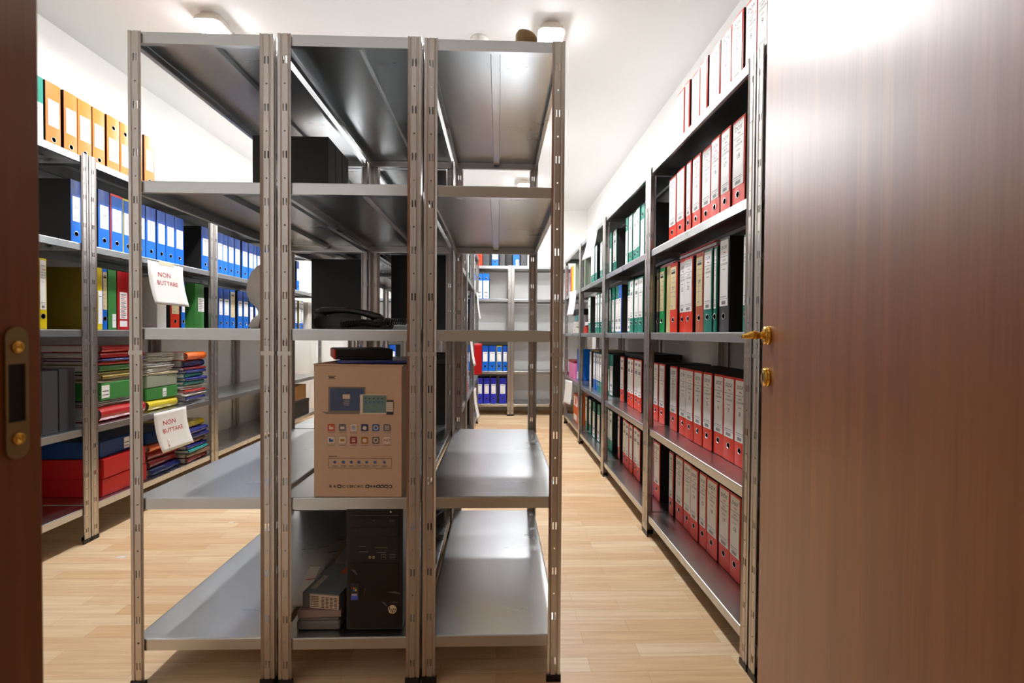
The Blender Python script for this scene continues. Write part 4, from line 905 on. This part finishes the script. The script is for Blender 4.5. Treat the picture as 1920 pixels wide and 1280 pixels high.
# lying binders and boxes on the far right rack
for i in range(4):
    c = ['white', 'white', 'teal', 'black'][i]; z = RS[2] + i * 0.0615
    T = thing('lever_arch_binder', '%s binder lying flat, %s in the far right pile' % (['white', 'white', 'pale blue', 'black'][i], ['lowest', 'second up', 'third up', 'topmost'][i]), 'binder', (0.80, 4.80 + 0.01 * i, z), -PI / 2 + [0.05, 0.0, -0.06, 0.15][i], 'binders lying on the farthest right rack')
    mb = MB(); mb.box((-0.15, 0.002, 0.0), (0.15, 0.28, 0.059), mat('white_slipcase', (206, 204, 214), 0.5) if c != 'black' else CASE, bev=0.001); obj('slipcase', mb.mesh('lc'), T)
    mb = MB(); mb.box((-0.15, -0.003, 0.001), (0.15, 0.003, 0.058), cm(c), bev=0.002); obj('spine', mb.mesh('ls'), T)
    obj('finger_ring', ring_mesh(), T, (-0.085, -0.003, 0.029))
T = thing('box_file', 'small red-orange box lying flat on the farthest right-hand rack', 'box', (0.84, 4.545, RS[2]), -PI / 2); mb = MB(); mb.box((-0.088, 0, 0), (0.088, 0.2, 0.062), cm('red'), bev=0.002); obj('box_body', mb.mesh('rb'), T); mb = MB(); mb.box((-0.09, -0.002, 0.05), (0.09, 0.202, 0.064), cm('red'), bev=0.001); obj('lid', mb.mesh('rbl'), T)
T = thing('box_file', 'dark box lying on the red-orange box, farthest right-hand rack', 'box', (0.86, 4.545, RS[2] + 0.0645), -PI / 2 + 0.03); mb = MB(); mb.box((-0.085, 0, 0), (0.085, 0.24, 0.055), CASE, bev=0.002); obj('box_body', mb.mesh('db'), T); mb = MB(); mb.box((-0.083, -0.002, 0.012), (0.083, 0.001, 0.044), SHEET); obj('spine_label', mb.mesh('dbl'), T)
T = thing('storage_box', 'pink box on the second shelf, farthest right-hand rack', 'box', (0.806, 5.13, RS[1]), -PI / 2); mb = MB(); mb.box((-0.20, 0, 0), (0.18, 0.25, 0.18), cm('pink'), bev=0.003); obj('box_body', mb.mesh('pb'), T); mb = MB(); mb.box((-0.202, -0.002, 0.165), (0.182, 0.252, 0.19), cm('maroon'), bev=0.002); obj('lid', mb.mesh('pbl'), T)
T = thing('storage_box', 'orange and white box on the bottom shelf, farthest right-hand rack', 'box', (0.806, 4.83, RS[0]), -PI / 2); mb = MB(); mb.box((-0.16, 0, 0), (0.14, 0.26, 0.29), cm('orange'), bev=0.003); obj('box_body', mb.mesh('ob'), T)
mb = MB(); mb.box((-0.12, -0.001, 0.17), (0.10, 0, 0.27), PAPER); mb.box((-0.12, -0.001, 0.02), (0.06, 0, 0.08), PAPER); mb.quad(-0.06, 0.19, 0.04, 0.25, -0.0013, cm('orange')); obj('printed_panel', mb.mesh('obp'), T)
# cartons on the far left rack
T = thing('flat_box', 'black box on the bottom shelf of the farthest left-hand rack', 'box', (-2.0, 4.85, LS[0]), PI / 2); mb = MB(); mb.box((-0.2, 0, 0), (0.2, 0.3, 0.15), CASE, bev=0.004); obj('box_body', mb.mesh('bb'), T); mb = MB(); mb.box((-0.202, -0.002, 0.125), (0.202, 0.302, 0.156), CASE, bev=0.003); obj('lid', mb.mesh('bbl'), T)
T = thing('cardboard_carton', 'brown cardboard carton stacked on the black box, farthest left-hand rack', 'carton', (-2.02, 4.87, LS[0] + 0.157), PI / 2); mb = MB(); mb.box((-0.15, 0, 0), (0.15, 0.28, 0.15), mat('brown_card', (170, 126, 78), 0.8), bev=0.002); obj('carton_body', mb.mesh('bc'), T); mb = MB(); mb.box((-0.15, 0.12, 0.1502), (0.15, 0.15, 0.1512), mat('masking_tape', (206, 196, 168), 0.6)); obj('tape_strip', mb.mesh('bct'), T)
T = thing('cardboard_carton', 'brown cardboard carton on the bottom shelf, far mid-room rack end', 'carton', (-0.30, 5.12, CS[0]), PI / 2); mb = MB(); mb.box((-0.12, 0, 0), (0.12, 0.26, 0.16), mat('brown_card', (170, 126, 78), 0.8), bev=0.002); obj('carton_body', mb.mesh('fc'), T); mb = MB(); mb.box((-0.12, 0.11, 0.1602), (0.12, 0.14, 0.1612), mat('masking_tape', (206, 196, 168), 0.6)); obj('tape_strip', mb.mesh('fct'), T)
# unseen neighbour behind the door: yellow binder edge
rowx = binder(0.08, 'yellow', 'A', None, False, False, (0.80, 1.27, RS[2]), -PI / 2); tag(rowx, 'yellow binder glimpsed between the open door and the upright', 'binder', 'binders on the racks along the right wall')
# scraps on the floor
for i, (x, y_, sx, lab) in enumerate(((-1.72, 2.16, 0.018, 'small white paper scrap on the floor by the left rack foot'), (-1.44, 2.55, 0.012, 'tiny white paper scrap on the floor behind the left front rack'))):
    mb = MB(); mb.add([(0, 0, 0.0005), (sx * 2, sx * 0.3, 0.0005), (sx * 2.2, sx, 0.003), (sx * 0.3, sx * 0.8, 0.002), (0, 0, 0.0), (sx * 2, sx * 0.3, 0.0), (sx * 2.2, sx, 0.0), (sx * 0.3, sx * 0.8, 0.0)], [(0, 1, 2, 3), (4, 7, 6, 5), (0, 4, 5, 1), (1, 5, 6, 2), (2, 6, 7, 3), (3, 7, 4, 0)], SHEET)
    tag(obj('paper_scrap', mb.mesh('scrap'), None, (x, y_, 0)), lab, 'paper scrap')

# ------------------------------------------------------------------ bulkhead lamps
BASEM = mat('lamp_base_cream', (206, 196, 184), 0.45); DIFF = mat_emit('lamp_diffuser', (250, 251, 253), LAMP); DIFS = mat_emit('lamp_diffuser_side', (250, 251, 253), 12.0)
def bulkhead(label, x, y_, rz=0):
    T = thing('bulkhead_lamp', label, 'lamp', (x, y_, H), rz, 'bulkhead lamps on the ceiling')
    def ring(a, b, z, n=7, r=0.035): 
        return [(px_, pz_, z) for px_, pz_ in arc(a - r, b - r, r, 0, PI / 2, n) + arc(-a + r, b - r, r, PI / 2, PI, n) + arc(-a + r, -b + r, r, PI, 1.5 * PI, n) + arc(a - r, -b + r, r, 1.5 * PI, 2 * PI, n)]
    def loft(name, secs, m):
        mb = MB(); R_ = [ring(*s) for s in secs]; n_ = len(R_[0]); vs = [p for r in R_ for p in r]; fs = []
        for k in range(len(R_) - 1):
            for i in range(n_): fs.append((k * n_ + i, k * n_ + (i + 1) % n_, (k + 1) * n_ + (i + 1) % n_, (k + 1) * n_ + i))
        fs.append(list(range(n_))); fs.append([(len(R_) - 1) * n_ + i for i in range(n_)])
        mb.add(vs, fs, m); obj(name, mb.mesh(name), T)
    loft('lamp_base', [(0.050, 0.075, 0.0), (0.052, 0.078, -0.012), (0.066, 0.096, -0.030), (0.070, 0.10, -0.054)], BASEM)
    loft('diffuser_side', [(0.066, 0.096, -0.0545), (0.062, 0.092, -0.072), (0.052, 0.082, -0.084)], DIFS)
    loft('diffuser', [(0.051, 0.081, -0.0845), (0.044, 0.074, -0.0870)], DIFF)
bulkhead('glowing white bulkhead lamp above the left front rack', -1.50, 2.56)
bulkhead('glowing white bulkhead lamp above the right front rack', 0.27, 2.56)
bulkhead('added unseen middle ceiling lamp over the left aisle, above the second row', -1.50, 3.95)  # this pair is hidden by the front racks, added to brighten the room behind
bulkhead('added unseen middle ceiling lamp over the right aisle, above the second row', 0.27, 3.95)
bulkhead('added unseen farthest ceiling lamp over the left aisle', -1.50, 5.1)  # another out-of-view pair, added because the far end was too dark
bulkhead('added unseen farthest ceiling lamp over the right aisle', 0.27, 5.1)
